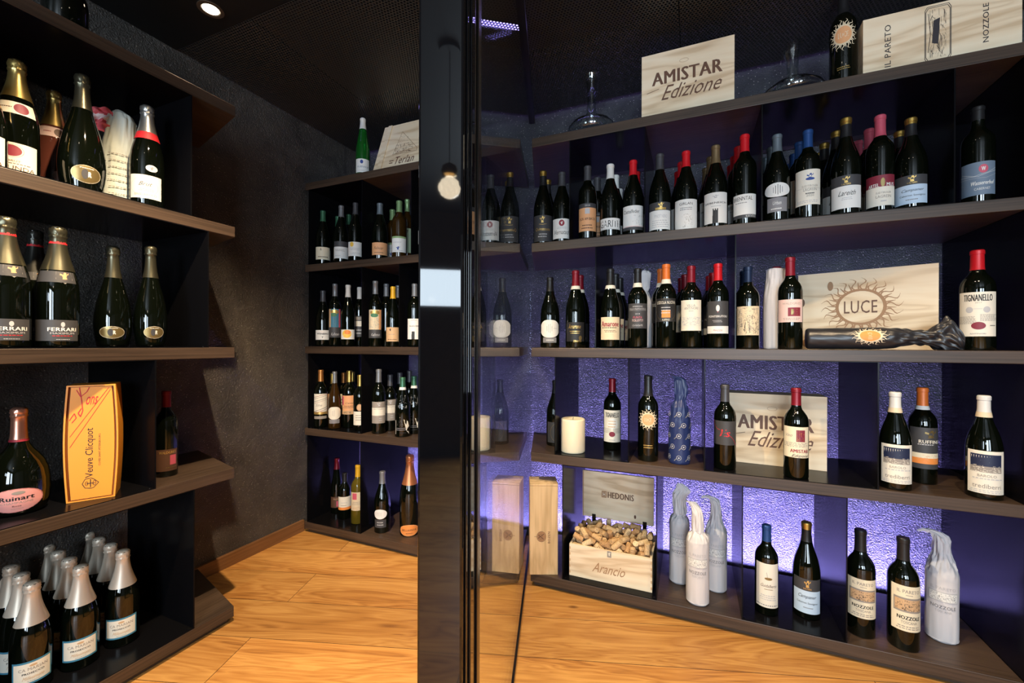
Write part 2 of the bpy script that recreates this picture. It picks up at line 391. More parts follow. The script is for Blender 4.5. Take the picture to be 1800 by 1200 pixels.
rack('wine_rack', 'dark oak wall rack in the far left corner beyond the black post', (0, YF, 0), 0, XL, XL, lxr_f, lxr_b, left_boxes)
nb = [(1, 0.30, fy(338, 260)), (2, 0.18, fy(367.5, 500)), (3, 0.20, fy(275, 730)), (4, 0.12, fy(342.7, 950))]
rack('wine_rack', 'large dark oak rack against the left wall, nearest the viewer', (XF, 0, 0), R(90), -0.6, -0.6, 1.085, 1.20, nb)

# ---------------------------------------------------------------- glass partition
gp = empty('glass_partition', (GP.x, GP.y, 0), GA, 'clear glass partition with glossy black post dividing the wine room', 'glass partition')
yb = (YW - GP.y) / GD.y - .004
m = MB(); m.box(-.005, .005, -1.2, yb, 0.012, CEIL - .03, M_glass); m.build('glass_pane', gp)
m = MB(); m.box(-.060, .0052, -1.3128, -1.2047, 0, CEIL - .002, M_lacq); m.build('post', gp, bevel=0.004)
m = MB()
for (y0, y1, dx, mm) in ((-1.300, -1.288, .009, M_lacq), (-1.283, -1.262, .012, M_lacq), (-1.255, -1.243, .010, M_dark_al), (-1.236, -1.224, .013, M_dark_al), (-1.218, -1.200, .011, M_dark_al)):
    m.box(.0054, dx - .001, y0, y1, 0, CEIL - .004, mm)
m.build('edge_profile', gp, bevel=0.0012)
m = MB(); m.box(-.009, -.0055, -1.2, yb, 0.0, .012, M_dark_al); m.box(.0055, .009, -1.2, yb, 0.0, .012, M_dark_al); m.box(-.0055, .0055, -1.2, yb, 0, .003, M_dark_al)
m.build('floor_channel', gp)
m = MB(); m.box(-.02, .02, -1.2, yb, CEIL - .03, CEIL - .001, M_blackpaint); m.build('ceiling_channel', gp)
# ---------------------------------------------------------------- downlights
M_lamp = bpy.data.materials.new('lamp_lens'); M_lamp.use_nodes = True
bb = M_lamp.node_tree.nodes['Principled BSDF']; bb.inputs['Emission Color'].default_value = (1, .85, .62, 1); bb.inputs['Emission Strength'].default_value = 12.0
M_white = mat('white_trim', (0.6, 0.57, 0.52), 0.4)
proto = None
for i, (sx, sy, e, an) in enumerate(SPOTS):
    wh_ = ['above the left rack', 'above the aisle left of the post', 'above the middle of the right rack', 'nearest the right end of the racks', 'right beside the glass partition', 'furthest back, left of the viewer'][i]
    dl = empty('downlight', (sx, sy, CEIL), 0, 'small round recessed ceiling downlight ' + wh_, 'downlight', 'recessed ceiling downlights')
    m = MB(); m.lathe([(.043, -.001), (.043, -.004), (.031, -.004), (.028, -.0005)], mat('bronze_trim', (0.16, 0.12, 0.09), 0.35, 0.6), 32, close=False); m.build('trim_ring', dl)
    m = MB(); m.lathe([(.0275, -.0022), (.0001, -.0026)], M_lamp, 24); m.build('lens', dl)

# ---------------------------------------------------------------- printing on surfaces
_txt = {}
def text_mesh(s, shear=0.0, bold=0.0, space=1.0):
    key = (s, shear, bold, space)
    if key in _txt: return _txt[key]
    cu = bpy.data.curves.new('t', 'FONT'); cu.body = s; cu.shear = shear; cu.offset = bold; cu.resolution_u = 2; cu.space_character = space 
    ob = bpy.data.objects.new('t', cu)
    me = bpy.data.meshes.new_from_object(ob)
    vs = [(v.co.x, v.co.y) for v in me.vertices]; fs = [tuple(p.vertices) for p in me.polygons]
    bpy.data.objects.remove(ob); bpy.data.curves.remove(cu); bpy.data.meshes.remove(me)
    x0 = min(v[0] for v in vs); x1 = max(v[0] for v in vs); y0 = min(v[1] for v in vs); y1 = max(v[1] for v in vs)
    vs = [((x - (x0 + x1) / 2) / (x1 - x0), (y - (y0 + y1) / 2) / max(y1 - y0, 1e-6)) for x, y in vs]
    _txt[key] = (vs, fs); return _txt[key]
_cols = dict(
    white=(0.80, 0.80, 0.78), cream=(0.80, 0.72, 0.54), ivory=(0.80, 0.76, 0.66), paper=(0.72, 0.60, 0.42), orange=(0.85, 0.28, 0.06), peach=(0.75, 0.38, 0.18),
    black=(0.012, 0.012, 0.014), char=(0.05, 0.05, 0.055), grey=(0.22, 0.22, 0.24), lgrey=(0.5, 0.5, 0.52), red=(0.65, 0.02, 0.03), dkred=(0.28, 0.012, 0.03),
    wine=(0.22, 0.02, 0.04), pink=(0.80, 0.35, 0.33), rose=(0.60, 0.10, 0.16), pinkish=(0.75, 0.55, 0.52), gold=(0.75, 0.50, 0.16), dkgold=(0.30, 0.22, 0.09), blue=(0.02, 0.06, 0.28), navy=(0.012, 0.02, 0.06),
    ltblue=(0.52, 0.66, 0.82), teal=(0.05, 0.22, 0.35), brown=(0.10, 0.045, 0.025), green=(0.06, 0.20, 0.10), ltgreen=(0.28, 0.42, 0.20), yellow=(0.85, 0.55, 0.08), tan=(0.62, 0.40, 0.22),
    veuve=(0.90, 0.34, 0.03), sage=(0.35, 0.45, 0.30), fade=(0.30, 0.27, 0.24), woodink=(0.13, 0.06, 0.035), woodfade=(0.36, 0.20, 0.10), bluegrey=(0.16, 0.22, 0.30))
def colm(c, rough=0.55):
    met = 0.0
    if c in ('gold', 'dkgold'): met, rough = 0.7, 0.35
    return mat('print_' + c, _cols[c], rough, met)

class Dec:
    """prints elements (rectangles, ellipses, lines, words) on a surface given by surf(u, v, h)"""
    def __init__(s, surf, W, H, v0, mb, step=0.006):
        s.surf, s.W, s.H, s.v0, s.mb, s.step, s.k = surf, W, H, v0, mb, step, 0
    def P(s, x, y, h): return s.surf(x * s.W, s.v0 + y * s.H, h)
    def lay(s): s.k += 1; return 0.00035 + 0.00009 * min(s.k, 8)
    def grid(s, f, nu, nv, m, h):
        vs = []; fs = []
        for i in range(nu + 1):
            for j in range(nv + 1):
                x, y = f(i / nu, j / nv); vs.append(s.P(x, y, h))
        for i in range(nu):
            for j in range(nv):
                a = i * (nv + 1) + j; fs.append((a, a + nv + 1, a + nv + 2, a + 1))
        s.mb.add(vs, fs, m, True)
    def el(s, e):
        t = e[0]; h = s.lay()
        if t == 'R':
            _, x0, x1, y0, y1, c = e
            nu = max(1, int(math.ceil((x1 - x0) * s.W / s.step))); nv = max(1, int(math.ceil((y1 - y0) * s.H / (s.step * 3))))
            s.grid(lambda a, b: (x0 + (x1 - x0) * a, y0 + (y1 - y0) * b), nu, nv, colm(c), h)
        elif t == 'E':
            _, cx, cy, rx, ry, c = e
            s.grid(lambda a, b: (cx + rx * (1 - b * .999) * math.cos(2 * PI * a), cy + ry * (1 - b * .999) * math.sin(2 * PI * a)), 28, 4, colm(c), h)
        elif t == 'O':   # ring
            _, cx, cy, rx, ry, w_, c = e
            s.grid(lambda a, b: (cx + (rx - w_ / s.W * b) * math.cos(2 * PI * a), cy + (ry - w_ / s.H * b) * math.sin(2 * PI * a)), 32, 1, colm(c), h)
        elif t == 'L':
            _, pts, w_, c = e
            m = colm(c)
            for (xa, ya), (xb, yb_) in zip(pts[:-1], pts[1:]):
                ua, va, ub, vb = xa * s.W, ya * s.H, xb * s.W, yb_ * s.H
                L = math.hypot(ub - ua, vb - va)
                if L < 1e-6: continue
                nx, ny = -(vb - va) / L * w_ / 2, (ub - ua) / L * w_ / 2
                n = max(1, int(math.ceil(L / s.step)))
                s.grid(lambda a, b: ((ua + (ub - ua) * a + nx * (2 * b - 1)) / s.W, (va + (vb - va) * a + ny * (2 * b - 1)) / s.H), n, 1, m, h)
        elif t in ('T', 'TV'):
            _, txt, cx, cy, hh, ww, c = e[:7]; shear = e[7] if len(e) > 7 else 0.0; bold = e[8] if len(e) > 8 else 0.0
            vs, fs = text_mesh(txt, shear, 0.0, 1.06 if bold else 1.0)
            for q in ((0,) if not bold else (-.5, .5)):
                if t == 'T': o_ = q * bold * .9 * hh * s.H / s.W; out = [s.P(cx + x * ww + o_, cy + y * hh, h + q * .00004) for x, y in vs]
                else: o_ = q * bold * .9 * ww * s.W / s.H; out = [s.P(cx - y * ww, cy + x * hh + o_, h + q * .00004) for x, y in vs]   # reads upwards: ww = letter height, hh = run
                s.mb.add(out, fs, colm(c), False)
        elif t == 'D':   # rows of tiny unreadable print
            _, x0, x1, y0, y1, n, c = e
            rnd = random.Random(int((x0 + 3) * 991 + y0 * 77 + n)); m = colm(c)
            for k in range(n):
                y = y1 - (y1 - y0) * (k + .5) / n; th = (y1 - y0) / n * .38
                x = x0 + (0 if n > 3 else rnd.random() * .12 * (x1 - x0)); xe = x1 - (rnd.random() * .15 * (x1 - x0))
                while x < xe:
                    l = (0.03 + rnd.random() * .09) * (x1 - x0) + .02; x2 = min(x + l, xe)
                    s.mb.add([s.P(x, y - th / 2, h), s.P(x2, y - th / 2, h), s.P(x2, y + th / 2, h), s.P(x, y + th / 2, h)], [(0, 1, 2, 3)], m); x = x2 + .03 * (x1 - x0)
        elif t == 'S':   # sun with long and short wavy rays around a disc
            _, cx, cy, rx, ry, c, c2, n = e[:8]; wood = len(e) > 8
            m = colm(c)
            for k in range(n):
                a = 2 * PI * (k + .5) / n; long_ = k % 2 == 0; ln = 1.0 if long_ else .84; wv = .10 if long_ else 0.0
                r0 = .60; vs = []; fs = []; st = 7
                for q in range(st + 1):
                    f = q / st; r = r0 + (ln - r0) * f; aa = a + wv * math.sin(f * PI * 2.2) * .9; wd = (2 * PI / n) * (.30 if not wood else .22) * (1 - f) ** .7 + .004
                    for sg in (-1, 1): vs.append(s.P(cx + rx * r * math.cos(aa + sg * wd), cy + ry * r * math.sin(aa + sg * wd), h))
                    if q: fs.append((2 * q - 2, 2 * q - 1, 2 * q + 1, 2 * q))
                s.mb.add(vs, fs, m)
            wr = .10 if not wood else .07
            s.grid(lambda a, b: (cx + rx * (.62 - wr * b) * math.cos(2 * PI * a), cy + ry * (.62 - wr * b) * math.sin(2 * PI * a)), 36, 1, m, h + .0001)
            if c2: s.grid(lambda a, b: (cx + rx * (.53 * (1 - b * .999)) * math.cos(2 * PI * a), cy + ry * (.53 * (1 - b * .999)) * math.sin(2 * PI * a)), 32, 4, colm(c2), h + .0001)
        elif t == 'K':   # small heraldic figure
            _, cx, cy, hw, hh, c = e; m = colm(c)
            for poly in ([(-.35, -.5), (.1, -.5), (.05, -.1), (-.3, -.1)], [(.05, -.5), (.4, -.45), (.25, -.15), (.0, -.1)], [(-.4, -.12), (.35, -.12), (.3, .3), (-.2, .25)],
                         [(-.1, .2), (.3, .25), (.35, .5), (.05, .55), (-.15, .4)], [(-.75, .1), (-.3, 0), (-.25, .2), (-.7, .35)], [(.3, .1), (.7, .25), (.75, .55), (.5, .3), (.25, .25)]):
                s.mb.add([s.P(cx + x * hw, cy + y * hh, h) for x, y in poly], [tuple(range(len(poly)))], m)
        elif t == 'V':   # pen drawing
            _, x0, x1, y0, y1, n, seed, c = e; rnd = random.Random(seed); m = colm(c)
            for k in range(n):
                x = x0 + (x1 - x0) * rnd.random(); y = y0 + (y1 - y0) * rnd.random() ** 1.3; a = rnd.choice([0, .2, PI / 2, PI / 2, -.4, .6]); L = (.05 + .12 * rnd.random())
                dx_, dy_ = math.cos(a) * L * (x1 - x0), math.sin(a) * L * (y1 - y0) * 1.4; tw = .012 * (x1 - x0)
                p = [(x, y), (x + dx_, y + dy_), (x + dx_ + tw, y + dy_ + tw * .3), (x + tw, y + tw * .6)]
                p = [(min(max(a_, x0), x1), min(max(b_, y0), y1)) for a_, b_ in p]
                s.mb.add([s.P(a_, b_, h) for a_, b_ in p], [(0, 1, 2, 3)], m)
        elif t == 'G':   # polygon
            _, pts, c = e; s.mb.add([s.P(x, y, h) for x, y in pts], [tuple(range(len(pts)))], colm(c))
    def run(s, els):
        for e in els: s.el(e)

# ---------------------------------------------------------------- bottles
PROF = {
 'bord': [(.90, 0), (.97, .004), (1, .015), (1, .60), (.985, .64), (.93, .675), (.82, .705), (.66, .735), (.50, .762), (.42, .79), (.385, .83), (.37, .955), (.405, .958), (.405, .99), (.37, 1)],
 'burg': [(.90, 0), (.97, .004), (1, .015), (1, .43), (.985, .49), (.93, .55), (.83, .61), (.70, .665), (.56, .72), (.45, .77), (.38, .82), (.345, .87), (.335, .955), (.37, .958), (.37, .99), (.34, 1)],
 'champ': [(.90, 0), (.97, .004), (1, .015), (1, .42), (.985, .48), (.94, .54), (.85, .60), (.73, .66), (.60, .72), (.49, .78), (.41, .84), (.36, .90), (.36, .95), (.38, 1)],
 'prest': [(.74, 0), (.80, .005), (.84, .03), (.93, .10), (.99, .18), (1, .24), (.97, .32), (.88, .42), (.74, .52), (.58, .61), (.45, .69), (.36, .76), (.31, .83), (.29, .90), (.30, 1)],
 'flute': [(.90, 0), (.97, .004), (1, .015), (1, .36), (.97, .44), (.90, .52), (.79, .60), (.67, .68), (.55, .76), (.45, .84), (.39, .90), (.37, .955), (.40, .96), (.40, .99), (.37, 1)],
 'ruin': [(.74, 0), (.82, .006), (.90, .04), (.98, .12), (1, .22), (.985, .32), (.92, .41), (.80, .49), (.62, .56), (.45, .61), (.33, .66), (.27, .72), (.25, .80), (.24, .9), (.25, 1)],
}
RAD = {'bord': .0385, 'burg': .0425, 'champ': .044, 'prest': .050, 'flute': .037, 'ruin': .062}
def prof_r(prof, R_, H, z):
    f = max(0, min(1, z / H))
    for (r0, z0), (r1, z1) in zip(prof[:-1], prof[1:]):
        if z0 <= f <= z1: return R_ * (r0 + (r1 - r0) * (f - z0) / (z1 - z0))
    return R_ * prof[-1][0]
GL = {'dark': mat('dark_green_glass', (0.002, 0.003, 0.0015), 0.04, 0, **{'IOR': 1.6}), 'brown': mat('brown_glass', (0.012, 0.006, 0.002), 0.04, 0, **{'IOR': 1.6}),
      'green': mat('green_glass', (0.01, 0.16, 0.02), 0.04, 0, **{'IOR': 1.6, 'Transmission Weight': 0.5}), 'olive': mat('olive_glass', (0.10, 0.075, 0.008), 0.04),
      'rose': mat('rose_glass', (0.10, 0.03, 0.02), 0.05), 'amber': mat('amber_glass', (0.03, 0.014, 0.003), 0.04)}
CAPC = {'gold': ((.62, .40, .10), .32, .9), 'dkgrey': ((.07, .07, .08), .4, .3), 'grey': ((.20, .21, .23), .4, .4), 'white': ((.70, .70, .68), .45, 0), 'red': ((.60, .012, .02), .35, .1), 'dkred': ((.22, .008, .02), .35, .2),
        'brown': ((.24, .17, .09), .4, .5), 'greyblue': ((.16, .20, .24), .35, .4), 'blue': ((.02, .07, .24), .35, .3), 'navy': ((.012, .025, .07), .35, .3), 'pink': ((.50, .08, .13), .4, .1), 'orange': ((.75, .18, .03), .4, .1),
        'black': ((.014, .014, .016), .35, .1), 'green': ((.05, .16, .09), .35, .4), 'ltgreen': ((.22, .36, .17), .35, .4), 'yellow': ((.75, .42, .02), .4, .1), 'copper': ((.55, .22, .06), .35, .7), 'silver': ((.62, .62, .60), .32, .9),
        'champfoil': ((.80, .70, .57), .42, .30), 'olivefoil': ((.125, .118, .08), .32, .85), 'rosefoil': ((.72, .34, .24), .3, .85), 'goldfoil': ((.62, .46, .16), .3, .9), 'orangefoil': ((.55, .20, .08), .35, .6), 'darkfoil': ((.05, .05, .045), .3, .8), 'silverfoil': ((.66, .67, .66), .3, .9)}
def capmat(c): v = CAPC[c]; return mat('capsule_' + c, v[0], v[1], v[2])

def make_bottle(kind, H, R_, cap, labels=(), glass='dark', capf=.20, band=None, seed=1, capring=None, goldtop=False):
    """labels: (z0, z1, half-angle, colour, elements, shape, turn)"""
    prof = PROF[kind]; root = empty('wine_bottle')
    pr = [(r * R_, z * H) for r, z in prof]
    m = MB(); m.lathe(pr, GL[glass], 36); m.build('bottle_glass', root, sharp=60)
    rnd = random.Random(seed)
    if cap:
        foil = cap.endswith('foil'); m = MB()
        z0 = H * (1 - capf); pts = [z0]
        pts += [z * H for _, z in prof if z * H > z0 + .002]
        if not foil:
            p2 = [(prof_r(prof, R_, H, z) + .0006, z) for z in pts[:-1]]
            p2 += [(prof_r(prof, R_, H, H * .985) + .0006, H * .992), (prof_r(prof, R_, H, H) * .96, H + .0008), (prof_r(prof, R_, H, H) * .4, H + .0011)]
            p2.insert(0, (prof_r(prof, R_, H, z0) * .9, z0))
            if goldtop:
                k0 = [q for q in p2 if q[1] < H * .935]; k1 = [(prof_r(prof, R_, H, H * .935) + .0008, H * .93)] + [q for q in p2 if q[1] >= H * .935]
                k0.append((k1[0][0] - .0003, H * .935)); m.lathe(k0, capmat(cap), 28); m.lathe(k1, capmat('gold'), 28)
            else: m.lathe(p2, capmat(cap), 28)
        else:
            ph = [rnd.uniform(0, 6.28) for _ in range(6)]
            zc = H * .915
            def rf(r, z, a):
                k = max(0.0, (z - zc) / (H - zc)); lo = 1 if z > zc else .12
                return r * (1 + lo * (.030 * math.sin(7 * a + ph[0] + z * 300) + .022 * math.sin(13 * a + ph[1] - z * 420) + .018 * math.sin(19 * a + ph[2] + z * 700)))
            rr_ = prof_r(prof, R_, H, H * .93)
            p2 = [(prof_r(prof, R_, H, z0 + (zc - z0) * f / 6) + .0010, z0 + (zc - z0) * f / 6) for f in range(7)]
            bl = max(rr_ * 1.02, .0145)
            p2 += [(bl * 1.10, zc + .002), (bl * 1.16, zc + .005), (bl * 1.04, zc + .009), (bl * 1.12, zc + .013), (bl * 1.14, H - .010), (bl * 1.10, H - .003), (bl * .98, H + .001), (bl * .7, H + .004), (bl * .2, H + .005)]
            m.lathe(p2, capmat(cap), 48, rfun=rf)
        m.build('foil_capsule' if foil else 'capsule', root, sharp=50)
    if band:
        bz0, bz1, bc = band; m = MB()
        m.lathe([(prof_r(prof, R_, H, H * bz0) + .0012, H * bz0), (prof_r(prof, R_, H, H * bz1) + .0012, H * bz1)], colm(bc), 28, close=False); m.build('neck_band', root)
    for L in labels:
        z0, z1, ang, c, els = L[:5]; shape = L[5] if len(L) > 5 else 'R'; turn = L[6] if len(L) > 6 else 0.0
        rm = prof_r(prof, R_, H, (z0 + z1) / 2); W = rm * R(ang)
        def surf(u, v, h, rm=rm, turn=turn):
            a = u / rm + R(turn); r = prof_r(prof, R_, H, v) + h + .0003
            return (r * math.sin(a), -r * math.cos(a), v)
        m = MB(); D = Dec(surf, W, z1 - z0, z0, m)
        if c:
            if shape == 'R': D.el(('R', -1, 1, 0, 1, c))
            elif shape == 'E': D.el(('E', 0, .5, 1, .5, c))
            elif shape == 'H':   # barrel shaped
                D.grid(lambda a, b_: (-1 + 2 * a, (.5 + (b_ - .5) * (1 - .55 * abs(2 * a - 1) ** 3))), 16, 6, colm(c), D.lay())
        D.run(els); m.build('label' if z1 < H * .7 else 'neck_label', root, sharp=80)
    return root

def children(o): return [c for c in bpy.data.objects if c.parent == o]
def copy_tree(o, kids=None):
    r = o.copy(); C.objects.link(r)
    for k in list(o.children):
        c = k.copy(); C.objects.link(c); c.parent = r; c.matrix_parent_inverse = k.matrix_parent_inverse
        for g in list(k.children):
            d = g.copy(); C.objects.link(d); d.parent = c
    return r

_seed = [10]
CYL = []
def place_xy(side, shelf, px, top, R_, d=None, bot=None):
    zs = ZS[shelf] + 0.0004
    if bot is not None:
        p = at_z(px, bot, zs); h = Vector((p.x, p.y, 0)).normalized(); return p + h * R_ * .93
    if side == 'B': p = at_y(px, top, YF + d)
    else: p = at_x(px, top, XF - d)
    return Vector((p.x, p.y, zs))
def bt(side, shelf, px, top, kind, cap, labels, desc, d=.058, bot=None, behind=(), glass='dark', capf=.20, band=None, rot=0, R_=None, box=False, goldtop=False, cat='wine bottle', name='wine_bottle', grp=None, H=None):
    _seed[0] += 1
    r0 = R_ or RAD[kind]
    p = place_xy(side, shelf, px, top, r0, d, bot)
    if box: p.z += .0028
    dr = ray(px, top); t = math.hypot(p.x, p.y) / math.hypot(dr.x, dr.y)
    ztop = CAMZ + dr.z * t
    H_ = H or (ztop - p.z)
    if R_ is None: r0 = RAD[kind] * (1 if H_ < .33 else H_ / .33) * (1 if H_ > .27 else .93)
    lb = []
    for L in labels:
        ya, yb_ = L[0], L[1]
        tf = t * (1 - r0 * .95 / math.hypot(p.x, p.y))
        z1 = CAMZ + ray(px, ya).z * tf - p.z; z0 = CAMZ + ray(px, yb_).z * tf - p.z
        lb.append((max(z0, .002), min(z1, H_ * .99)) + tuple(L[2:]))
    o = make_bottle(kind, H_, r0, cap, lb, glass, capf, band, _seed[0], goldtop=goldtop)
    o.name = name
    o.location = p
    CYL.append((desc, p.x, p.y, r0, p.z))
    face = math.atan2(p.x, p.y)          # turn the label towards the room
    o.rotation_euler = (0, 0, -face * 0.92 + R(rot))
    sh = {'B': ['on top of', 'second shelf', 'middle shelf', 'fourth shelf', 'bottom shelf'], 'L': ['', '', '', '', '']}
    tag(o, desc, cat, grp or GRP.get((side, shelf)))
    for (bx, by, bd) in behind:
        q = copy_tree(o); q.name = name
        tb = (p.z + H_ - CAMZ) / ray(bx, by).z; dd = ray(bx, by)
        lim = YF + DEP - r0 - .004
        if side == 'B' and dd.y * tb > lim: tb = lim / dd.y
        CYL.append((bd, dd.x * tb, dd.y * tb, r0, p.z))
        q.location = (dd.x * tb, dd.y * tb, p.z); q.rotation_euler.z = -math.atan2(q.location.x, q.location.y) * .92 + R(rot)
        tag(q, bd, cat, grp or GRP.get((side, shelf)))
    return o
GRP = {('B', 0): 'bottles on top of the wall racks', ('B', 1): 'bottles on the second shelf of the wall racks', ('B', 2): 'bottles on the middle shelf of the wall racks',
       ('B', 3): 'bottles on the fourth shelf of the wall racks', ('B', 4): 'bottles on the bottom shelf of the wall racks',
       ('L', 0): 'bottles on the left rack', ('L', 1): 'sparkling bottles on the upper shelf of the left rack', ('L', 2): 'sparkling bottles on the middle shelf of the left rack',
       ('L', 3): 'bottles on the fourth shelf of the left rack', ('L', 4): 'prosecco bottles on the bottom shelf of the left rack'}
exec_bottles = True
# ================================================================ BACK RACK, RIGHT UNIT
# ---- second shelf
KAL = [('K', 0, .86, .22, .16, 'gold'), ('T', 'KALTERN', 0, .72, .06, .55, 'gold')]
bt('B', 1, 955, 302, 'burg', 'black', [(378, 424, 66, 'char', [('K', -.05, .83, .30, .24, 'gold'), ('L', [(-.35, .66), (0, .64), (.35, .67)], .0012, 'gold'), ('T', 'Quintessenz', 0, .46, .14, 1.4, 'gold', .35), ('D', -.45, .45, .14, .32, 2, 'lgrey')])],
   'slim dark bottle with gold capped neck and black label, beside the glass partition', goldtop=True, behind=[(963, 317, 'gold capped dark bottle tucked behind the one beside the glass partition')])
bt('B', 1, 988, 304, 'burg', 'dkgrey', [(384, 419, 62, 'white', [('E', -.0, .78, .26, .16, 'dkred'), ('K', 0, .78, .16, .14, 'white'), ('T', 'Vernatsch', .05, .32, .22, 1.5, 'black', .4), ('D', -.5, .5, .48, .60, 2, 'lgrey')])],
   'dark bottle with grey capsule and white label carrying a red dot')
bt('B', 1, 1033, 293, 'bord', 'dkgrey', [(357, 406, 66, 'peach', [('R', -1, 1, .84, 1, 'char'), ('T', '2018', 0, .92, .06, .5, 'lgrey'), ('R', -.22, .22, .62, .82, 'lgrey'), ('T', 'ECK AM BACH', 0, .44, .09, 1.5, 'brown', 0, .06), ('D', -.6, .6, .06, .26, 2, 'brown')])],
   'dark bottle with an orange label under a dark strip', behind=[(1050, 313, 'grey capped bottle mostly hidden behind the orange labelled one')], box=True)
bt('B', 1, 1073, 290, 'burg', 'white', [(383, 403, 66, 'white', [('T', 'GARITH', 0, .5, .62, 1.9, 'black'), ('L', [(-1, .06), (1, .06)], .0008, 'grey')])],
   'bottle with white capsule and narrow white label of huge black capitals', behind=[(1082, 309, 'white capped bottle just behind the one with huge black capitals'), (1089, 333, 'rearmost of the three white capped bottles in one row')], box=True)
bt('B', 1, 1113, 283, 'burg', 'red', [(361, 404, 64, 'white', [('R', -1, 1, 0, .13, 'char'), ('L', [(-1, .15), (1, .15)], .001, 'red'), ('T', 'Castelfeder', -.15, .76, .15, 1.4, 'black'), ('V', -.1, .95, .2, .6, 40, 5, 'grey')])],
   'red capped bottle with white label showing a small ruin drawing', behind=[(1119, 303, 'red capped bottle hidden behind the ruin drawing bottle')], box=True)
bt('B', 1, 1160, 272, 'burg', 'dkgrey', [(355, 403, 66, 'white', [('R', -1, 1, .70, 1, 'char'), ('R', -.35, .5, .72, .80, 'gold'), ('K', .1, .88, .3, .2, 'gold'), ('T', 'PINOT NERO', .1, .48, .12, 1.0, 'lgrey'), ('D', -.6, .8, .06, .36, 4, 'lgrey')])],
   'bottle with dark capsule and white label topped by a black band with gold castle')
bt('B', 1, 1206, 267, 'burg', 'red', [(350, 402, 66, 'white', [('T', 'GIRLAN', 0, .85, .09, 1.0, 'black'), ('D', -.5, .5, .62, .74, 2, 'grey'), ('V', -.25, .5, .05, .5, 50, 8, 'brown'), ('G', [(-.3, .42), (.1, .5), (.35, .42), (.0, .36)], 'brown')])],
   'red capped bottle with white label showing a small figure in a hat', behind=[(1198, 286, 'red capped bottle directly behind the one with the hat figure'), (1192, 303, 'rearmost red capped bottle behind the hat figure bottle')])
bt('B', 1, 1258, 257, 'burg', 'brown', [(338, 392, 64, 'white', [('T', 'SIEBENEICH', 0, .66, .06, 1.7, 'black', 0, .09), ('K', 0, .86, .3, .1, 'lgrey'), ('D', -.4, .4, .52, .58, 1, 'lgrey'), ('G', [(-.95, 0), (-.2, .25), (-.2, .0)], 'black'), ('R', -.2, .18, 0, .42, 'black'), ('G', [(-.2, .42), (-.2, .47), (-.12, .47), (-.12, .42)], 'black'), ('G', [(-.05, .42), (-.05, .47), (.03, .47), (.03, .42)], 'black'), ('G', [(.1, .42), (.1, .47), (.18, .47), (.18, .42)], 'black')])],
   'bronze capped bottle with white label showing a black tower silhouette', behind=[(1249, 277, 'bronze capped bottle right behind the tower silhouette bottle'), (1241, 297, 'rearmost bronze capped bottle behind the tower silhouette one')], capf=.22)
bt('B', 1, 1309, 238, 'bord', 'red', [(341, 383, 64, 'white', [('R', -1, 1, 0, .14, 'char'), ('T', 'BRENNTAL', -.15, .82, .16, 1.5, 'black'), ('D', -.8, .2, .6, .68, 1, 'grey'), ('T', 'KURTATSCH', .5, .07, .08, .8, 'white')])],
   'red capped straight bottle with white label above a dark foot strip', behind=[(1298, 259, 'red capped bottle second in the row of straight bottles'), (1291, 276, 'red capped bottle third in the row of straight bottles'), (1285, 292, 'rearmost red capped straight bottle against the dark wall')], capf=.19)
bt('B', 1, 1366, 238, 'burg', 'greyblue', [(321, 346, 62, 'white', [('L', [(-.25, .3), (-.25, .7)], .0016, 'grey'), ('L', [(-.1, .22), (-.1, .8)], .0016, 'black'), ('L', [(.05, .15), (.05, .88)], .0016, 'black'), ('L', [(.2, .22), (.2, .8)], .0016, 'black'), ('L', [(.35, .3), (.35, .7)], .0016, 'grey')], 'E'),
    (347, 372, 44, 'grey', [('T', 'Urban', 0, .62, .25, .8, 'white', .2), ('D', -.6, .6, .12, .3, 1, 'white')])],
   'bottle with twisted grey blue capsule and white oval label', behind=[(1356, 260, 'grey blue capped bottle just behind the white oval label one'), (1345, 279, 'rearmost grey blue capped bottle beside the steel divider')], box=True)
bt('B', 1, 1420, 230, 'bord', 'blue', [(298, 360, 66, 'ivory', [('K', .15, .80, .3, .16, 'blue'), ('E', .15, .73, .3, .04, 'blue'), ('T', 'SUDTIROLER', .15, .53, .06, 1.1, 'fade'), ('T', 'LAGREIN', .15, .43, .08, .9, 'fade'), ('D', -.2, .5, .28, .36, 1, 'black'), ('T', '2020', .15, .26, .06, .5, 'fade'), ('L', [(-.9, .48), (.95, .46)], .0005, 'fade'), ('D', -.9, .9, .05, .14, 2, 'lgrey')])],
   'blue capped bottle with cream label and blue bird crest', behind=[(1405, 251, 'blue capped bottle second in its row'), (1395, 272, 'blue capped bottle third in its row'), (1388, 291, 'rearmost blue capped bottle')], box=True)
bt('B', 1, 1487, 209, 'burg', 'black', [(308, 366, 64, 'white', [('R', -1, 1, .68, 1, 'char'), ('K', .0, .86, .28, .18, 'gold'), ('T', 'KALTERN', 0, .73, .05, .5, 'gold'), ('T', 'Lareith', .05, .46, .15, 1.0, 'black', .5), ('D', -.3, .4, .24, .34, 2, 'lgrey')])],
   'gold topped black capsule bottle with white label of slanted script', goldtop=True, behind=[(1470, 232, 'gold topped bottle second in the row behind the slanted script label'), (1449, 253, 'gold topped bottle third in its row'), (1440, 270, 'rearmost gold topped bottle, only the neck showing')], box=True)
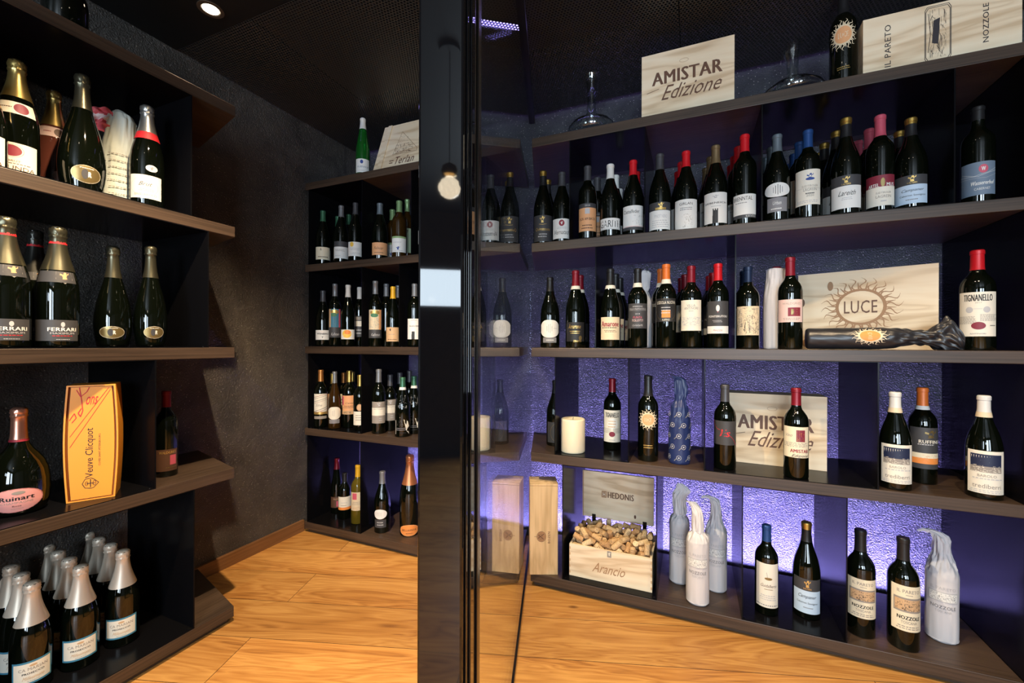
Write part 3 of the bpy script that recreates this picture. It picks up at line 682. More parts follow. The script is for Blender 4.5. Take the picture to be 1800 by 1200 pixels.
bt('B', 1, 1547, 204, 'bord', 'pink', [(308, 362, 66, 'ivory', [('R', -1, 1, .62, 1, 'wine'), ('E', .15, .76, .13, .14, 'dkgold'), ('T', 'ARTEL', -.4, .68, .11, .65, 'white', 0, .06), ('T', 'MUS', .62, .68, .11, .5, 'white', 0, .06), ('T', 'SUDTIROLER', .2, .42, .06, .9, 'fade'), ('T', 'LAGREIN', .2, .30, .09, .9, 'fade'), ('D', .0, .4, .1, .2, 1, 'lgrey')])],
   'pink capped bottle with wine red and cream label', behind=[(1528, 228, 'pink capped bottle second in its row'), (1508, 249, 'rearmost pink capped bottle')], box=True, capf=.22)
bt('B', 1, 1601, 209, 'burg', 'black', [(308, 358, 64, 'ltblue', [('R', -1, 1, .66, 1, 'char'), ('K', .05, .87, .28, .2, 'gold'), ('T', 'KALTERN', .05, .73, .05, .5, 'gold'), ('T', 'Campaner', .1, .46, .13, 1.2, 'black', .5), ('T', 'Cabernet Sauvignon', .1, .28, .08, 1.4, 'black'), ('D', -.3, .4, .1, .18, 1, 'grey')])],
   'gold topped bottle with pale blue label of slanted script, right of the pink capped one', goldtop=True, behind=[(1581, 232, 'gold topped bottle between the pink capped and pale blue labelled bottles')], box=True)
bt('B', 1, 1719, 189, 'bord', 'black', [(285, 343, 66, 'bluegrey', [('E', .25, .78, .24, .13, 'rose'), ('T', 'W', .25, .78, .12, .2, 'white', 0, .09), ('L', [(-.9, .70), (-.2, .58), (.5, .66), (1, .80)], .0007, 'white'), ('L', [(-1, .62), (.0, .56), (1, .72)], .0007, 'white'), ('L', [(-1, .54), (.4, .50), (1, .62)], .0007, 'lgrey'), ('T', 'Wassererhof', .25, .36, .12, 1.2, 'white', .3, .06), ('T', 'CABERNET', .2, .18, .07, .8, 'white')])],
   'tall black capped bottle with dark blue label and red W, standing alone', capf=.14)
# ---- middle shelf (eye level)
bt('B', 2, 967, 488, 'burg', 'black', [(562, 593, 62, 'white', [('L', [(-.25, .35), (-.25, .65)], .0012, 'grey'), ('L', [(-.1, .28), (-.1, .75)], .0012, 'grey'), ('L', [(.05, .25), (.05, .78)], .0012, 'grey'), ('L', [(.2, .35), (.2, .65)], .0012, 'grey'), ('D', .35, .7, .48, .56, 1, 'lgrey')], 'H'), (593, 602, 42, 'grey', [('D', -.6, .6, .3, .7, 1, 'white')])],
   'black capped bottle with white barrel shaped label, beside the partition on the middle shelf')
bt('B', 2, 1012, 476, 'burg', 'dkred', [(566, 600, 58, 'black', [('T', 'Amarone', -.1, .78, .22, 1.3, 'gold', .4), ('D', -.6, .5, .38, .58, 2, 'gold'), ('E', .5, .18, .16, .12, 'dkgold'), ('T', 'ZENATO', .2, .02, .10, .8, 'gold')])],
   'dark red capped bottle with black label and gold script', band=(.755, .80, 'ivory'), behind=[(1020, 484, 'dark red capped bottle just behind the gold script one')], capf=.20)
bt('B', 2, 1073, 473, 'burg', 'black', [(557, 597, 60, 'paper', [('T', 'Amarone', 0, .70, .24, 1.7, 'dkred', 0, .09), ('D', -.8, .8, .48, .58, 1, 'black'), ('D', -.6, .7, .32, .44, 2, 'brown'), ('V', .0, .5, .12, .3, 14, 3, 'black')])],
   'bottle with parchment label of dark red blackletter, left end of the steel box', band=(.745, .79, 'ivory'), capf=.20, box=True, behind=[(1082, 482, 'black capped bottle second behind the parchment label'), (1090, 489, 'rearmost black capped bottle behind the parchment label')])
bt('B', 2, 1121, 473, 'bord', 'black', [(533, 577, 66, 'char', [('T', 'AMARONE', 0, .88, .06, .9, 'lgrey'), ('T', 'DELLA VALPOLICELLA', 0, .78, .07, 1.6, 'lgrey'), ('L', [(-.85, .72), (.85, .72)], .0005, 'lgrey'), ('T', '2018', 0, .58, .05, .4, 'lgrey'), ('T', 'PUNTA', 0, .44, .09, .8, 'rose', .2), ('T', 'TOLOTTI', 0, .32, .09, 1.0, 'pinkish', .2), ('T', 'CA RUGATE', 0, .12, .07, .9, 'lgrey')])],
   'dark bottle with tall charcoal label in front of the tissue wrapped bottle', band=(.765, .82, 'ivory'), capf=.19, box=True)
bt('B', 2, 1171, 465, 'bord', 'orange', [(524, 565, 64, 'black', [('O', 0, .5, .98, .49, .0008, 'dkgold'), ('T', 'LODOLA NUOVA', 0, .82, .13, 1.75, 'ivory'), ('D', -.45, .45, .32, .66, 3, 'lgrey')]), (545, 565, 34, 'char', [('R', -.7, .7, .35, 1, 'orange'), ('V', -.6, .6, .45, .85, 14, 4, 'brown'), ('T', 'RUFFINO', 0, .16, .18, 1.2, 'ivory')])],
   'orange capped bottle with black label and small orange picture', band=(.765, .82, 'ivory'), capf=.19, box=True, behind=[(1162, 473, 'orange capped bottle behind the black label one')])
bt('B', 2, 1215, 468, 'bord', 'dkred', [(527, 581, 66, 'ivory', [('T', 'VILLA', 0, .82, .075, .7, 'grey'), ('T', 'ANTINORI', 0, .73, .085, 1.15, 'grey'), ('D', -.2, .2, .62, .66, 1, 'grey'), ('V', -.95, .95, .18, .45, 130, 9, 'lgrey'), ('L', [(-.95, .16), (.95, .16)], .0006, 'lgrey')])],
   'dark red capped bottle with tall cream label showing a pencil drawn villa', capf=.20, box=True, behind=[(1204, 483, 'dark red capped bottle second behind the villa label'), (1198, 490, 'rearmost dark red capped bottle behind the villa label')])
bt('B', 2, 1262, 464, 'bord', 'red', [(529, 586, 66, 'char', [('R', -1, 1, 0, .23, 'white'), ('T', 'MAZZEI', 0, .1, .05, .7, 'dkred'), ('E', 0, .78, .14, .10, 'white'), ('G', [(-.12, .78), (.12, .78), (0, .64)], 'rose'), ('L', [(-.12, .84), (.0, .87), (.12, .84)], .001, 'white'), ('T', 'FONTERUTOLI', 0, .53, .065, 1.5, 'white', 0, .06), ('D', -.4, .4, .34, .42, 2, 'lgrey')])],
   'red capped bottle with black and white label and small shield', capf=.20, box=True, behind=[(1253, 480, 'red capped bottle second behind the small shield label'), (1247, 487, 'rearmost red capped bottle behind the small shield label')])
bt('B', 2, 1315, 469, 'bord', 'navy', [(538, 589, 66, 'paper', [('O', 0, .5, .99, .49, .0008, 'fade'), ('V', -.95, .95, .05, .95, 150, 21, 'black'), ('V', -.95, .95, .15, .9, 60, 22, 'fade'), ('G', [(-.3, .5), (.5, .8), (.2, .6)], 'fade'), ('G', [(-.2, .2), (.3, .5), (.7, .3), (.2, .1)], 'fade')])],
   'navy capped bottle with parchment label full of black ink drawing', capf=.19, behind=[(1308, 477, 'navy capped bottle behind the ink drawing one')])
bt('B', 2, 1389, 453, 'bord', 'dkred', [(526, 566, 66, 'pinkish', [('T', 'WALDGRIES', .1, .82, .09, 1.3, 'fade'), ('R', -.15, .75, .26, .64, 'wine'), ('T', 'E', .3, .45, .26, .4, 'dkgold', 0, .15), ('D', -.6, .8, .08, .2, 2, 'fade')])],
   'dark red capped bottle with pinkish label and red square', capf=.20)
bt('B', 2, 1718, 440, 'bord', 'red', [(513, 591, 68, 'ivory', [('T', 'TIGNANELLO', .02, .87, .15, 1.35, 'black', 0, .06), ('T', '2017', .02, .76, .03, .3, 'fade'), ('E', -.38, .60, .17, .07, 'lgrey'), ('E', .40, .60, .17, .07, 'lgrey'), ('L', [(-.2, .62), (.2, .62)], .0012, 'lgrey'), ('D', -.95, -.05, .28, .46, 7, 'fade'), ('D', .1, .98, .34, .50, 6, 'fade'), ('E', .03, .24, .32, .085, 'wine'), ('D', .55, .9, .22, .26, 1, 'black'), ('T', 'ANTINORI', 0, .06, .03, .7, 'grey')])],
   'large red capped bottle with white label and red oval seal, middle shelf right end', capf=.20, R_=.041, d=.062)
# ---- fourth shelf
bt('B', 3, 976, 668, 'burg', 'black', [(742, 778, 60, 'char', [('O', .15, .5, .75, .46, .0012, 'dkgold'), ('L', [(-.1, .78), (.1, .6), (.0, .35), (.25, .3), (.4, .5), (.2, .55)], .0014, 'dkgold')])],
   'dark bottle with charcoal label and gold swirl, half hidden behind the steel panel', bot=784, rot=6)
bt('B', 3, 1076, 665, 'bord', 'dkred', [(721, 777, 66, 'ivory', [('T', 'TIGNANELLO', 0, .85, .15, 1.4, 'black', 0, .06), ('E', .05, .58, .5, .17, 'white'), ('D', -.4, .4, .44, .7, 3, 'tan'), ('D', -.95, -.05, .28, .44, 5, 'fade'), ('D', .1, .95, .28, .44, 5, 'fade'), ('E', 0, .25, .30, .08, 'wine'), ('T', 'ANTINORI', 0, .07, .03, .6, 'grey')])],
   'red capped bottle with white label and red oval seal, right of the candle', bot=792, capf=.19, box=True)
bt('B', 3, 1139, 660, 'bord', 'black', [(718, 757, 64, None, [('S', 0, .5, 1.0, .5, 'paper', 'peach', 30), ('T', 'LUCE', 0, .5, .17, .62, 'cream')]), (778, 791, 50, None, [('D', -.6, .6, .2, .8, 2, 'gold')])],
   'tall black bottle with painted sun, beside the blue wrapped bottle', bot=811, capf=.24)
bt('B', 3, 1274, 676, 'bord', 'dkgrey', [(740, 782, 70, 'char', [('T', 'Es', .0, .50, .30, .75, 'red', .25, .06), ('L', [(-1, 1), (-.85, .78), (-.6, .66), (-.35, .62)], .0012, 'red'), ('L', [(.35, .4), (.6, .28), (.85, .08), (.95, 0)], .0012, 'red')])],
   'dark bottle with black label crossed by red handwriting', bot=827, capf=.20, box=True)
bt('B', 3, 1399, 682, 'bord', 'dkred', [(750, 804, 66, 'cream', [('R', .0, .62, .52, .9, 'wine'), ('V', .05, .6, .54, .88, 30, 31, 'blue'), ('V', .05, .6, .54, .88, 20, 32, 'yellow'), ('T', 'Vino', -.5, .72, .1, .5, 'fade', .4), ('D', -.95, .95, .34, .50, 4, 'fade'), ('T', 'AMISTAR', .25, .22, .11, 1.3, 'dkred', 0, .09), ('T', 'Edizione', .3, .07, .09, 1.2, 'black', .5)])],
   'red capped bottle with cream label and small mosaic picture, before the wooden crate', bot=843, capf=.19, box=True)
TRE = [('R', -.82, .75, .50, .92, 'navy'), ('G', [(-.82, .70), (-.3, .78), (.1, .74), (.75, .80), (.75, .62), (-.82, .60)], 'lgrey'), ('R', -.82, .75, .50, .64, 'fade'), ('V', -.8, .72, .5, .66, 60, 41, 'ivory'), ('T', 'BAROLO', 0, .42, .06, .9, 'fade'), ('D', -.8, .8, .32, .38, 1, 'lgrey'), ('T', 'trediberri', 0, .18, .10, 1.4, 'fade'), ('D', -.9, .9, .02, .1, 2, 'lgrey')]
bt('B', 3, 1621, 681, 'bord', 'orange', [(751, 823, 66, 'char', [('R', -1, 1, .12, .38, 'cream'), ('R', -1, 1, .12, .26, 'orange'), ('V', -.9, .9, .16, .34, 40, 51, 'peach'), ('K', .3, .84, .5, .18, 'dkgold'), ('T', 'RUFFINO', .3, .66, .08, 1.4, 'ivory', 0, .06), ('D', -.5, .6, .56, .62, 1, 'lgrey')])],
   'orange capped bottle with black label over an orange landscape strip', bot=850, capf=.19, band=(.77, .81, 'white'), rot=12)
bt('B', 3, 1573, 689, 'burg', 'white', [(781, 849, 62, 'ivory', TRE)],
   'white capped bottle with night vineyard label beside the orange capped one', bot=861, capf=.16, band=(.79, .84, 'paper'), rot=8)
bt('B', 3, 1729, 695, 'burg', 'white', [(792, 867, 62, 'ivory', TRE)],
   'white capped bottle with night vineyard label at the right end of its shelf', bot=877, capf=.16, band=(.79, .84, 'paper'), rot=8)
# ---- bottom shelf
bt('B', 4, 1347, 922, 'bord', 'blue', [(990, 1067, 62, 'ivory', [('L', [(-.1, .80), (.0, .66)], .0012, 'grey'), ('E', .05, .66, .3, .03, 'dkgold'), ('T', 'Guidalberto', .1, .50, .07, 1.3, 'brown', .5), ('D', -.3, .5, .40, .44, 1, 'dkgold'), ('D', -.7, .8, .16, .30, 3, 'lgrey'), ('D', -.95, .95, .03, .08, 1, 'grey')])],
   'blue capped bottle with tall cream label, on the bottom shelf', bot=1083, capf=.18, box=True, rot=6)
bt('B', 4, 1417, 917, 'burg', 'black', [(1017, 1077, 62, 'ltblue', [('R', -1, 1, .66, 1, 'char'), ('K', .0, .86, .28, .2, 'gold'), ('T', 'KALTERN', 0, .72, .05, .5, 'gold'), ('T', 'Campaner', .0, .48, .13, 1.2, 'black', .5), ('T', 'Cabernet Sauvignon', .0, .30, .07, 1.4, 'black'), ('D', -.3, .4, .14, .2, 1, 'grey')])],
   'gold topped bottle with white and black script label, on the bottom shelf', bot=1089, goldtop=True, box=True, rot=4)
PAR = [('T', 'IL PARETO', 0, .88, .075, 1.3, 'fade', 0, .06), ('D', -.2, .2, .78, .82, 1, 'fade'), ('R', -.85, .85, .42, .74, 'fade'), ('R', -.78, .78, .46, .70, 'tan'), ('V', -.75, .75, .46, .68, 90, 61, 'black'), ('T', 'NOZZOLE', 0, .30, .08, 1.3, 'black', 0, .09), ('T', 'TOSCANA', 0, .20, .06, .9, 'fade'), ('D', -.8, .8, .04, .13, 2, 'fade')]
bt('B', 4, 1512, 930, 'bord', 'black', [(1017, 1085, 64, 'cream', PAR)], 'black capped bottle with cream villa label next to the steel divider', bot=1119, capf=.20, rot=10)
bt('B', 4, 1587, 944, 'bord', 'black', [(1028, 1107, 64, 'cream', PAR)], 'black capped bottle with cream villa label, nearest the shelf edge', bot=1142, capf=.20, rot=20)
# ================================================================ BACK RACK, LEFT UNIT
bt('B', 0, 638, 209, 'flute', 'white', [(279, 303, 62, 'white', [('E', -.1, .78, .2, .14, 'blue'), ('T', 'KUENHOF', .1, .42, .13, 1.5, 'bluegrey'), ('D', -.6, .3, .1, .2, 1, 'lgrey')])], 'slender green bottle with white cap on top of the rack', glass='green', capf=.19)
bt('B', 1, 568, 371, 'burg', 'green', [(434, 456, 62, 'cream', [('G', [(-.3, .72), (-.1, .72), (-.2, .95)], 'black'), ('D', -.7, .8, .12, .3, 1, 'brown')])], 'green capped bottle with yellowish label in the corner compartment', box=True, R_=.040)
bt('B', 1, 600, 362, 'burg', 'grey', [(424, 454, 62, 'white', [('R', -1, 1, .68, 1, 'char'), ('D', -.8, .5, .4, .55, 2, 'fade'), ('D', -.8, 0, .12, .2, 1, 'lgrey')])], 'grey capped bottle with white label under a dark strip, far left unit', box=True, R_=.039)
bt('B', 1, 594, 380, 'burg', 'green', [], 'green capped bottle just behind the dark strip label in the corner compartment', d=.15, H=.30, box=True, R_=.039)
bt('B', 1, 625, 357, 'burg', 'dkgrey', [(425, 450, 62, 'white', [('E', -.4, .82, .24, .17, 'yellow'), ('D', -.6, .6, .4, .6, 2, 'lgrey'), ('T', 'LAFOA', .1, .2, .14, 1.2, 'lgrey')])], 'dark capped bottle with pale label and yellow dot', box=True, R_=.039)
bt('B', 1, 613, 388, 'burg', 'green', [], 'green capped bottle low behind the yellow dot label one', d=.145, H=.30, box=True, R_=.038)
bt('B', 1, 668, 358, 'burg', 'greyblue', [(426, 448, 62, 'peach', [('T', 'Felixiar', -.1, .55, .22, 1.1, 'brown', .4), ('D', -.6, .6, .12, .25, 1, 'brown')])], 'blue grey capped bottle with tan label, left of two pale capped ones')
bt('B', 1, 702, 340, 'bord', 'ltgreen', [(415, 443, 62, 'white', [('R', -1, 1, .88, 1, 'ltgreen'), ('T', 'KUENHOF', -.2, .62, .1, 1.0, 'lgrey'), ('K', -.1, .25, .3, .2, 'blue'), ('D', -.6, .5, .05, .15, 1, 'lgrey')])], 'light green capped tall bottle with white label in the far left unit', glass='amber', behind=[(690, 369, 'pale capped bottle seen behind and left of the tall light green capped one')], H=.30)
bt('B', 1, 716, 351, 'bord', 'ltgreen', [(401, 444, 48, 'sage', [('K', 0, .86, .4, .12, 'black'), ('TV', 'TERLANER', 0, .4, .6, .3, 'grey')])], 'green capped bottle with tall narrow sage label beside the divider', R_=.032, d=.14, glass='amber')
bt('B', 1, 747, 374, 'bord', 'dkgrey', [(404, 428, 66, 'white', [('D', -.5, .5, .3, .7, 3, 'grey')])], 'bottle with white label mostly hidden behind the black post, upper shelf', box=True, R_=.034)
bt('B', 2, 568, 511, 'burg', 'dkgrey', [(580, 597, 64, 'white', [('T', 'WEINBERG', 0, .62, .16, 1.4, 'black', 0, .12), ('K', 0, .28, .15, .2, 'grey')])], 'grey capped bottle with low white label, first in the corner of the middle shelf', box=True, R_=.040)
PIC = [('R', -.92, .92, .36, 1, 'teal'), ('R', -.92, -.55, .36, 1, 'tan'), ('R', .6, .92, .36, 1, 'rose'), ('E', 0, .90, .6, .08, 'gold'), ('E', -.1, .80, .4, .07, 'green'), ('V', -.5, .6, .38, .9, 30, 71, 'green'), ('L', [(0, .36), (0, .8)], .001, 'black'), ('T', 'Kallstein', .1, .12, .1, 1.2, 'lgrey', .4)]
bt('B', 2, 589, 499, 'bord', 'grey', [(543, 593, 64, 'char', PIC)], 'bottle with tall colourful picture label beside the white capped one', box=True, R_=.033)
bt('B', 2, 612, 501, 'burg', 'white', [(579, 596, 64, 'white', [('E', -.1, .55, .6, .42, 'yellow'), ('E', .0, .72, .4, .22, 'orange')])], 'white capped bottle with orange and yellow painted label', box=True, R_=.037)
bt('B', 2, 632, 505, 'bord', 'white', [(555, 592, 64, 'char', [('R', -1, 1, .50, .76, 'ivory'), ('R', -1, 1, .8, .95, 'fade'), ('D', -.5, .5, .1, .4, 2, 'lgrey')])], 'white capped bottle cut off by the divider edge, left unit middle shelf', box=True, R_=.033, d=.145)
bt('B', 2, 660, 494, 'bord', 'grey', [(544, 594, 64, 'char', [('R', -.92, .92, .30, 1, 'paper'), ('R', .5, .92, .30, 1, 'peach'), ('E', 0, .90, .7, .08, 'gold'), ('E', -.1, .80, .5, .07, 'green'), ('V', -.8, .6, .34, .9, 40, 72, 'teal'), ('L', [(0, .3), (0, .8)], .001, 'green'), ('T', 'Kallstein', .1, .12, .1, 1.2, 'lgrey', .4)])],
   'tall bottle with sandy picture label right of the divider', R_=.035)
bt('B', 2, 679, 499, 'bord', 'grey', [], 'plain grey capped bottle standing behind the sandy picture labelled one', R_=.035, d=.14)
bt('B', 2, 691, 504, 'burg', 'yellow', [(575, 600, 62, 'tan', [('K', -.3, .82, .2, .16, 'black'), ('D', -.6, .4, .45, .55, 1, 'fade'), ('D', -.7, .6, .08, .2, 1, 'brown')])], 'yellow capped bottle with tan label, left unit middle shelf', R_=.036)
bt('B', 2, 700, 502, 'bord', 'grey', [], 'dark bottle close behind the yellow capped one', R_=.034, d=.15)
bt('B', 2, 729, 499, 'bord', 'grey', [(560, 596, 66, 'white', [('T', 'SUITER', .0, .64, .07, 1.2, 'black', 0, .12), ('D', -.4, .4, .90, .95, 1, 'grey'), ('R', -.3, .05, 0, .38, 'black'), ('G', [(-.9, 0), (-.3, .24), (-.3, 0)], 'black')])], 'grey capped bottle with white tower label next to the black post', box=True, R_=.036)
bt('B', 3, 564, 650, 'bord', 'copper', [(692, 728, 64, 'ivory', [('L', [(-1, .82), (1, 1)], .0018, 'dkred'), ('L', [(-1, .74), (1, .93)], .0012, 'black'), ('L', [(-1, .60), (1, .80)], .0015, 'black'), ('L', [(-1, .52), (1, .72)], .001, 'dkred'), ('T', 'Sine', -.2, .45, .12, .9, 'fade', .4), ('L', [(-1, .12), (1, .36)], .0018, 'black'), ('L', [(-1, .04), (1, .26)], .0015, 'dkred'), ('R', -1, 1, 0, .12, 'gold')]), (731, 736, 60, 'fade', [])],
   'copper capped bottle with diagonally striped label', d=.05, R_=.036, box=True)
bt('B', 3, 588.5, 653, 'burg', 'grey', [(715, 737, 64, 'ivory', [('L', [(-.25, .3), (-.25, .7)], .001, 'grey'), ('L', [(-.1, .25), (-.1, .75)], .001, 'grey'), ('L', [(.05, .25), (.05, .75)], .001, 'grey')], 'H'), (737, 744, 50, 'grey', [])], 'bottle with twisted grey capsule and off white barrel label, left unit', d=.053, R_=.034, box=True, glass='amber')
bt('B', 3, 614, 651, 'bord', 'gold', [(695, 728, 64, 'peach', [('R', -1, -.7, .5, .95, 'rose'), ('T', 'Castel', .1, .60, .1, 1.1, 'brown', .3), ('D', -.8, .8, .32, .48, 2, 'brown'), ('R', -1, 1, .0, .2, 'tan'), ('T', 'AMISTAR', -.2, .1, .12, 1.0, 'black')])],
   'gold capped bottle with orange tan label', bot=753, box=True)
for bx, by, cc, dd, dp in ((585, 648, 'gold', 'gold capped bottle in the back row between striped and barrel labels', .125), (604, 648, 'copper', 'copper capped bottle in the back row of the corner compartment', .19), (620, 646.5, 'gold', 'gold capped bottle behind the orange tan label one', .272)):
    bt('B', 3, bx, by, 'bord', cc, [(692, 728, 60, 'peach' if cc == 'gold' else 'ivory', [('D', -.6, .6, .2, .8, 4, 'brown')])], dd, d=dp, box=True, R_=.032, H=.30)
bt('B', 3, 633, 650, 'bord', 'gold', [(723, 747, 64, 'ivory', [('D', -.6, .6, .3, .8, 3, 'fade')]), (710, 722, 26, 'tan', [('O', 0, .5, .9, .45, .001, 'dkred')], 'E')], 'gold capped bottle with round seal label cut off by the divider', d=.075, box=True, R_=.035, H=.30)
TRI = [('R', -1, 1, .36, .72, 'ivory'), ('K', .1, .88, .35, .16, 'lgrey'), ('T', 'SAN MAURO', 0, .66, .05, 1.4, 'grey'), ('D', .1, .5, .1, .28, 2, 'lgrey')]
bt('B', 3, 666, 649, 'bord', 'grey', [(706, 744, 64, 'fade', TRI)], 'grey capped bottle with three banded grey and white label', d=.06, R_=.036)
bt('B', 3, 686, 648, 'bord', 'dkgrey', [(702, 739, 64, 'fade', TRI)], 'dark capped bottle with banded label standing behind the grey capped one', d=.145, H=.305, R_=.035)
bt('B', 3, 703, 646, 'bord', 'dkgrey', [], 'dark capped bottle third in the slanting back row', d=.22, H=.312, R_=.035)
bt('B', 3, 720, 646, 'bord', 'dkgrey', [], 'dark capped bottle nearest the post in the back row', d=.30, H=.318, R_=.035)
SHL = [('G', [(-.9, 0), (.9, 0), (.8, .15), (.5, .2), (.9, .45), (.7, .75), (.2, .85), (-.3, 1), (-.9, .8)], 'ivory'), ('V', -.7, .6, .45, .85, 24, 81, 'fade'), ('D', -.8, .5, .2, .4, 2, 'grey'), ('T', 'soave', .1, .08, .1, .8, 'black', .3)]
bt('B', 3, 708, 663, 'burg', 'green', [(733, 763, 60, None, SHL), (695, 718, 40, None, [('V', -.9, .9, 0, 1, 50, 82, 'lgrey')])], 'green capped bottle with white shell shaped label and embossed shoulder', d=.05, R_=.040, band=(.79, .835, 'white'))
bt('B', 3, 728, 661, 'burg', 'green', [(731, 757, 60, None, SHL), (694, 714, 40, None, [('V', -.9, .9, 0, 1, 50, 83, 'lgrey')])], 'green capped bottle with shell label partly behind its twin, next to the post', d=.137, H=.303, R_=.040, band=(.79, .835, 'white'))
bt('B', 4, 592, 805, 'flute', 'dkred', [(873, 892, 64, 'brown', [('R', .0, .7, .1, .62, 'rose'), ('T', 'WALDGRIES', .1, .8, .15, 1.2, 'tan')])], 'slender dark bottle with red cap and red square label, bottom corner', bot=903, box=True, R_=.034)
bt('B', 4, 606, 831, 'bord', 'black', [(873, 896, 64, 'ivory', [('R', -1, 1, 0, .2, 'orange'), ('G', [(-.3, .75), (.0, .95), (.3, .75)], 'black'), ('D', -.5, .5, .5, .6, 1, 'lgrey'), ('D', -.5, .3, .3, .38, 1, 'brown')])], 'short black capped bottle with white label and orange stripe', bot=913, box=True, R_=.036)
bt('B', 4, 629, 817, 'bord', 'yellow', [(865, 897, 64, 'paper', [('R', -.7, -.1, .6, .95, 'rose'), ('D', -.8, .8, .3, .5, 3, 'fade'), ('T', 'AMISTAR', 0, .12, .16, 1.3, 'tan')])], 'yellow capped olive bottle with beige label cut off by the divider', bot=922, box=True, glass='olive', R_=.037)
bt('B', 4, 672, 828, 'burg', 'grey', [(895, 912, 50, 'white', [('L', [(-.25, .3), (-.25, .7)], .001, 'grey'), ('L', [(-.05, .25), (-.05, .75)], .001, 'grey'), ('L', [(.15, .3), (.15, .7)], .001, 'grey')], 'E', -14), (913, 927, 44, 'char', [('D', -.6, .6, .2, .8, 2, 'lgrey')], 'R', -14)], 'grey capped dark bottle with tilted white oval label, bottom shelf', bot=937)
bt('B', 4, 720, 800, 'champ', 'orangefoil', [(922, 942, 60, 'orange', [('O', 0, .5, .97, .47, .0008, 'paper'), ('T', 'BELLAVISTA', 0, .52, .16, 1.4, 'brown', 0, .06), ('D', -.4, .4, .2, .3, 1, 'brown')], 'E')], 'large sparkling bottle with orange foil neck and orange oval label', bot=943, capf=.36, R_=.052)
# ================================================================ LEFT RACK
bt('L', 0, 115, -62, 'champ', 'darkfoil', [], 'dark sparkling bottle on top of the left rack, mostly above the frame', d=.10, capf=.30, R_=.05, cat='sparkling wine bottle')
ARU = [('E', 0, .66, .62, .30, 'ivory'), ('E', -.12, .72, .42, .20, 'wine'), ('O', -.12, .72, .50, .24, .0008, 'brown'), ('T', 'BRUT', .0, .36, .06, .5, 'brown'), ('D', -.7, .7, .24, .3, 1, 'brown'), ('T', 'ARUNDA', .05, .12, .14, 1.6, 'brown')]
bt('L', 1, -28, 128, 'champ', 'goldfoil', [(232, 292, 62, 'ivory', ARU)], 'dark sparkling bottle with cream label cut off by the left frame edge', d=.075, cat='sparkling wine bottle', capf=.34, box=True)
bt('L', 1, 30, 110, 'champ', 'goldfoil', [(252, 302, 60, 'ivory', ARU), (178, 200, 60, 'ivory', [('E', .3, .5, .35, .42, 'wine'), ('D', -.8, -.1, .4, .6, 1, 'brown')])], 'gold foiled sparkling bottle with round wine red emblem label', d=.13, cat='sparkling wine bottle', capf=.32, box=True)
bt('L', 1, 95, 163, 'champ', 'goldfoil', [(222, 240, 58, 'pinkish', [('E', .4, .5, .3, .4, 'brown'), ('D', -.6, 0, .4, .6, 1, 'dkred')]), (298, 318, 30, 'pinkish', [], 'E', 30)], 'small rose coloured sparkling bottle with gold foil, in the back', d=.21, glass='rose', cat='sparkling wine bottle', capf=.34, box=True, R_=.041)
OVR = [('O', 0, .5, .97, .48, .0006, 'ivory'), ('E', -.1, .5, .22, .28, 'char'), ('T', 'R', .2, .5, .30, .18, 'ivory', 0, .12), ('D', -.5, .5, .78, .88, 1, 'ivory')]
bt('L', 1, 145, 135, 'prest', 'olivefoil', [(289, 320, 38, 'dkgold', OVR, 'E', 16)], 'wide bellied dark bottle with olive foil and gold oval label, upper shelf', d=.085, cat='sparkling wine bottle', capf=.29, box=True)
bt('L', 1, 259, 189, 'champ', 'silverfoil', [(308, 349, 56, 'ivory', [('O', -.1, .5, .85, .38, .0005, 'fade'), ('T', 'Brut', .0, .62, .18, .8, 'black', .5), ('D', -.4, .5, .3, .42, 2, 'fade'), ('T', 'BREDAROLO', .0, .16, .10, 1.3, 'fade')]), (289, 301, 20, 'lgrey', [('K', 0, .5, .5, .5, 'grey')], 'E', 20)], 'silver foiled sparkling bottle with white label and red neck ring', d=.075, cat='sparkling wine bottle', capf=.27, band=(.66, .735, 'red'), box=True)
FER = [('T', 'FERRARI', .28, .55, .17, 1.15, 'white', 0, .09), ('E', .28, .78, .08, .12, 'lgrey'), ('T', 'MAXIMUM', .28, .36, .09, .95, 'lgrey'), ('D', -.2, .8, .2, .28, 1, 'red'), ('D', .0, .6, .04, .1, 1, 'lgrey')]
def fershield(y0, y1): return (y0, y1, 62, 'char', [('G', [(.0, 1), (.75, 1), (.8, .3), (.4, -.1), (.0, .3)], 'fade'), ('K', .4, .6, .3, .6, 'peach')])
o = bt('L', 2, 10, 384, 'champ', 'olivefoil', [(560, 598, 66, 'char', FER), fershield(464, 484)], 'dark bottle with black label and red neck ring at the left frame edge', d=.065, cat='sparkling wine bottle', capf=.36, band=(.865, .885, 'red'), box=True, R_=.047)
bt('L', 2, 102, 402, 'champ', 'olivefoil', [(562, 599, 66, 'char', FER), fershield(476, 496)], 'black labelled sparkling bottle with red neck ring, right of its twins', d=.065, cat='sparkling wine bottle', capf=.36, band=(.865, .885, 'red'), box=True, R_=.045)
bt('L', 2, 62, 407, 'champ', 'darkfoil', [(562, 599, 66, 'char', FER), fershield(476, 492)], 'black foiled bottle with red neck ring standing behind its two twins', d=.165, cat='sparkling wine bottle', capf=.36, band=(.865, .885, 'red'), box=True, R_=.041)
bt('L', 2, 199, 435, 'prest', 'olivefoil', [(573, 595, 40, 'dkgold', OVR, 'E', 2)], 'left of two teardrop bottles with gold oval labels', d=.10, cat='sparkling wine bottle', capf=.31, box=True, R_=.0465)
bt('L', 2, 265, 435, 'prest', 'olivefoil', [(573, 595, 36, 'dkgold', OVR, 'E', 18)], 'right of two teardrop bottles with gold oval labels', d=.075, cat='sparkling wine bottle', capf=.31, box=True, R_=.0455)
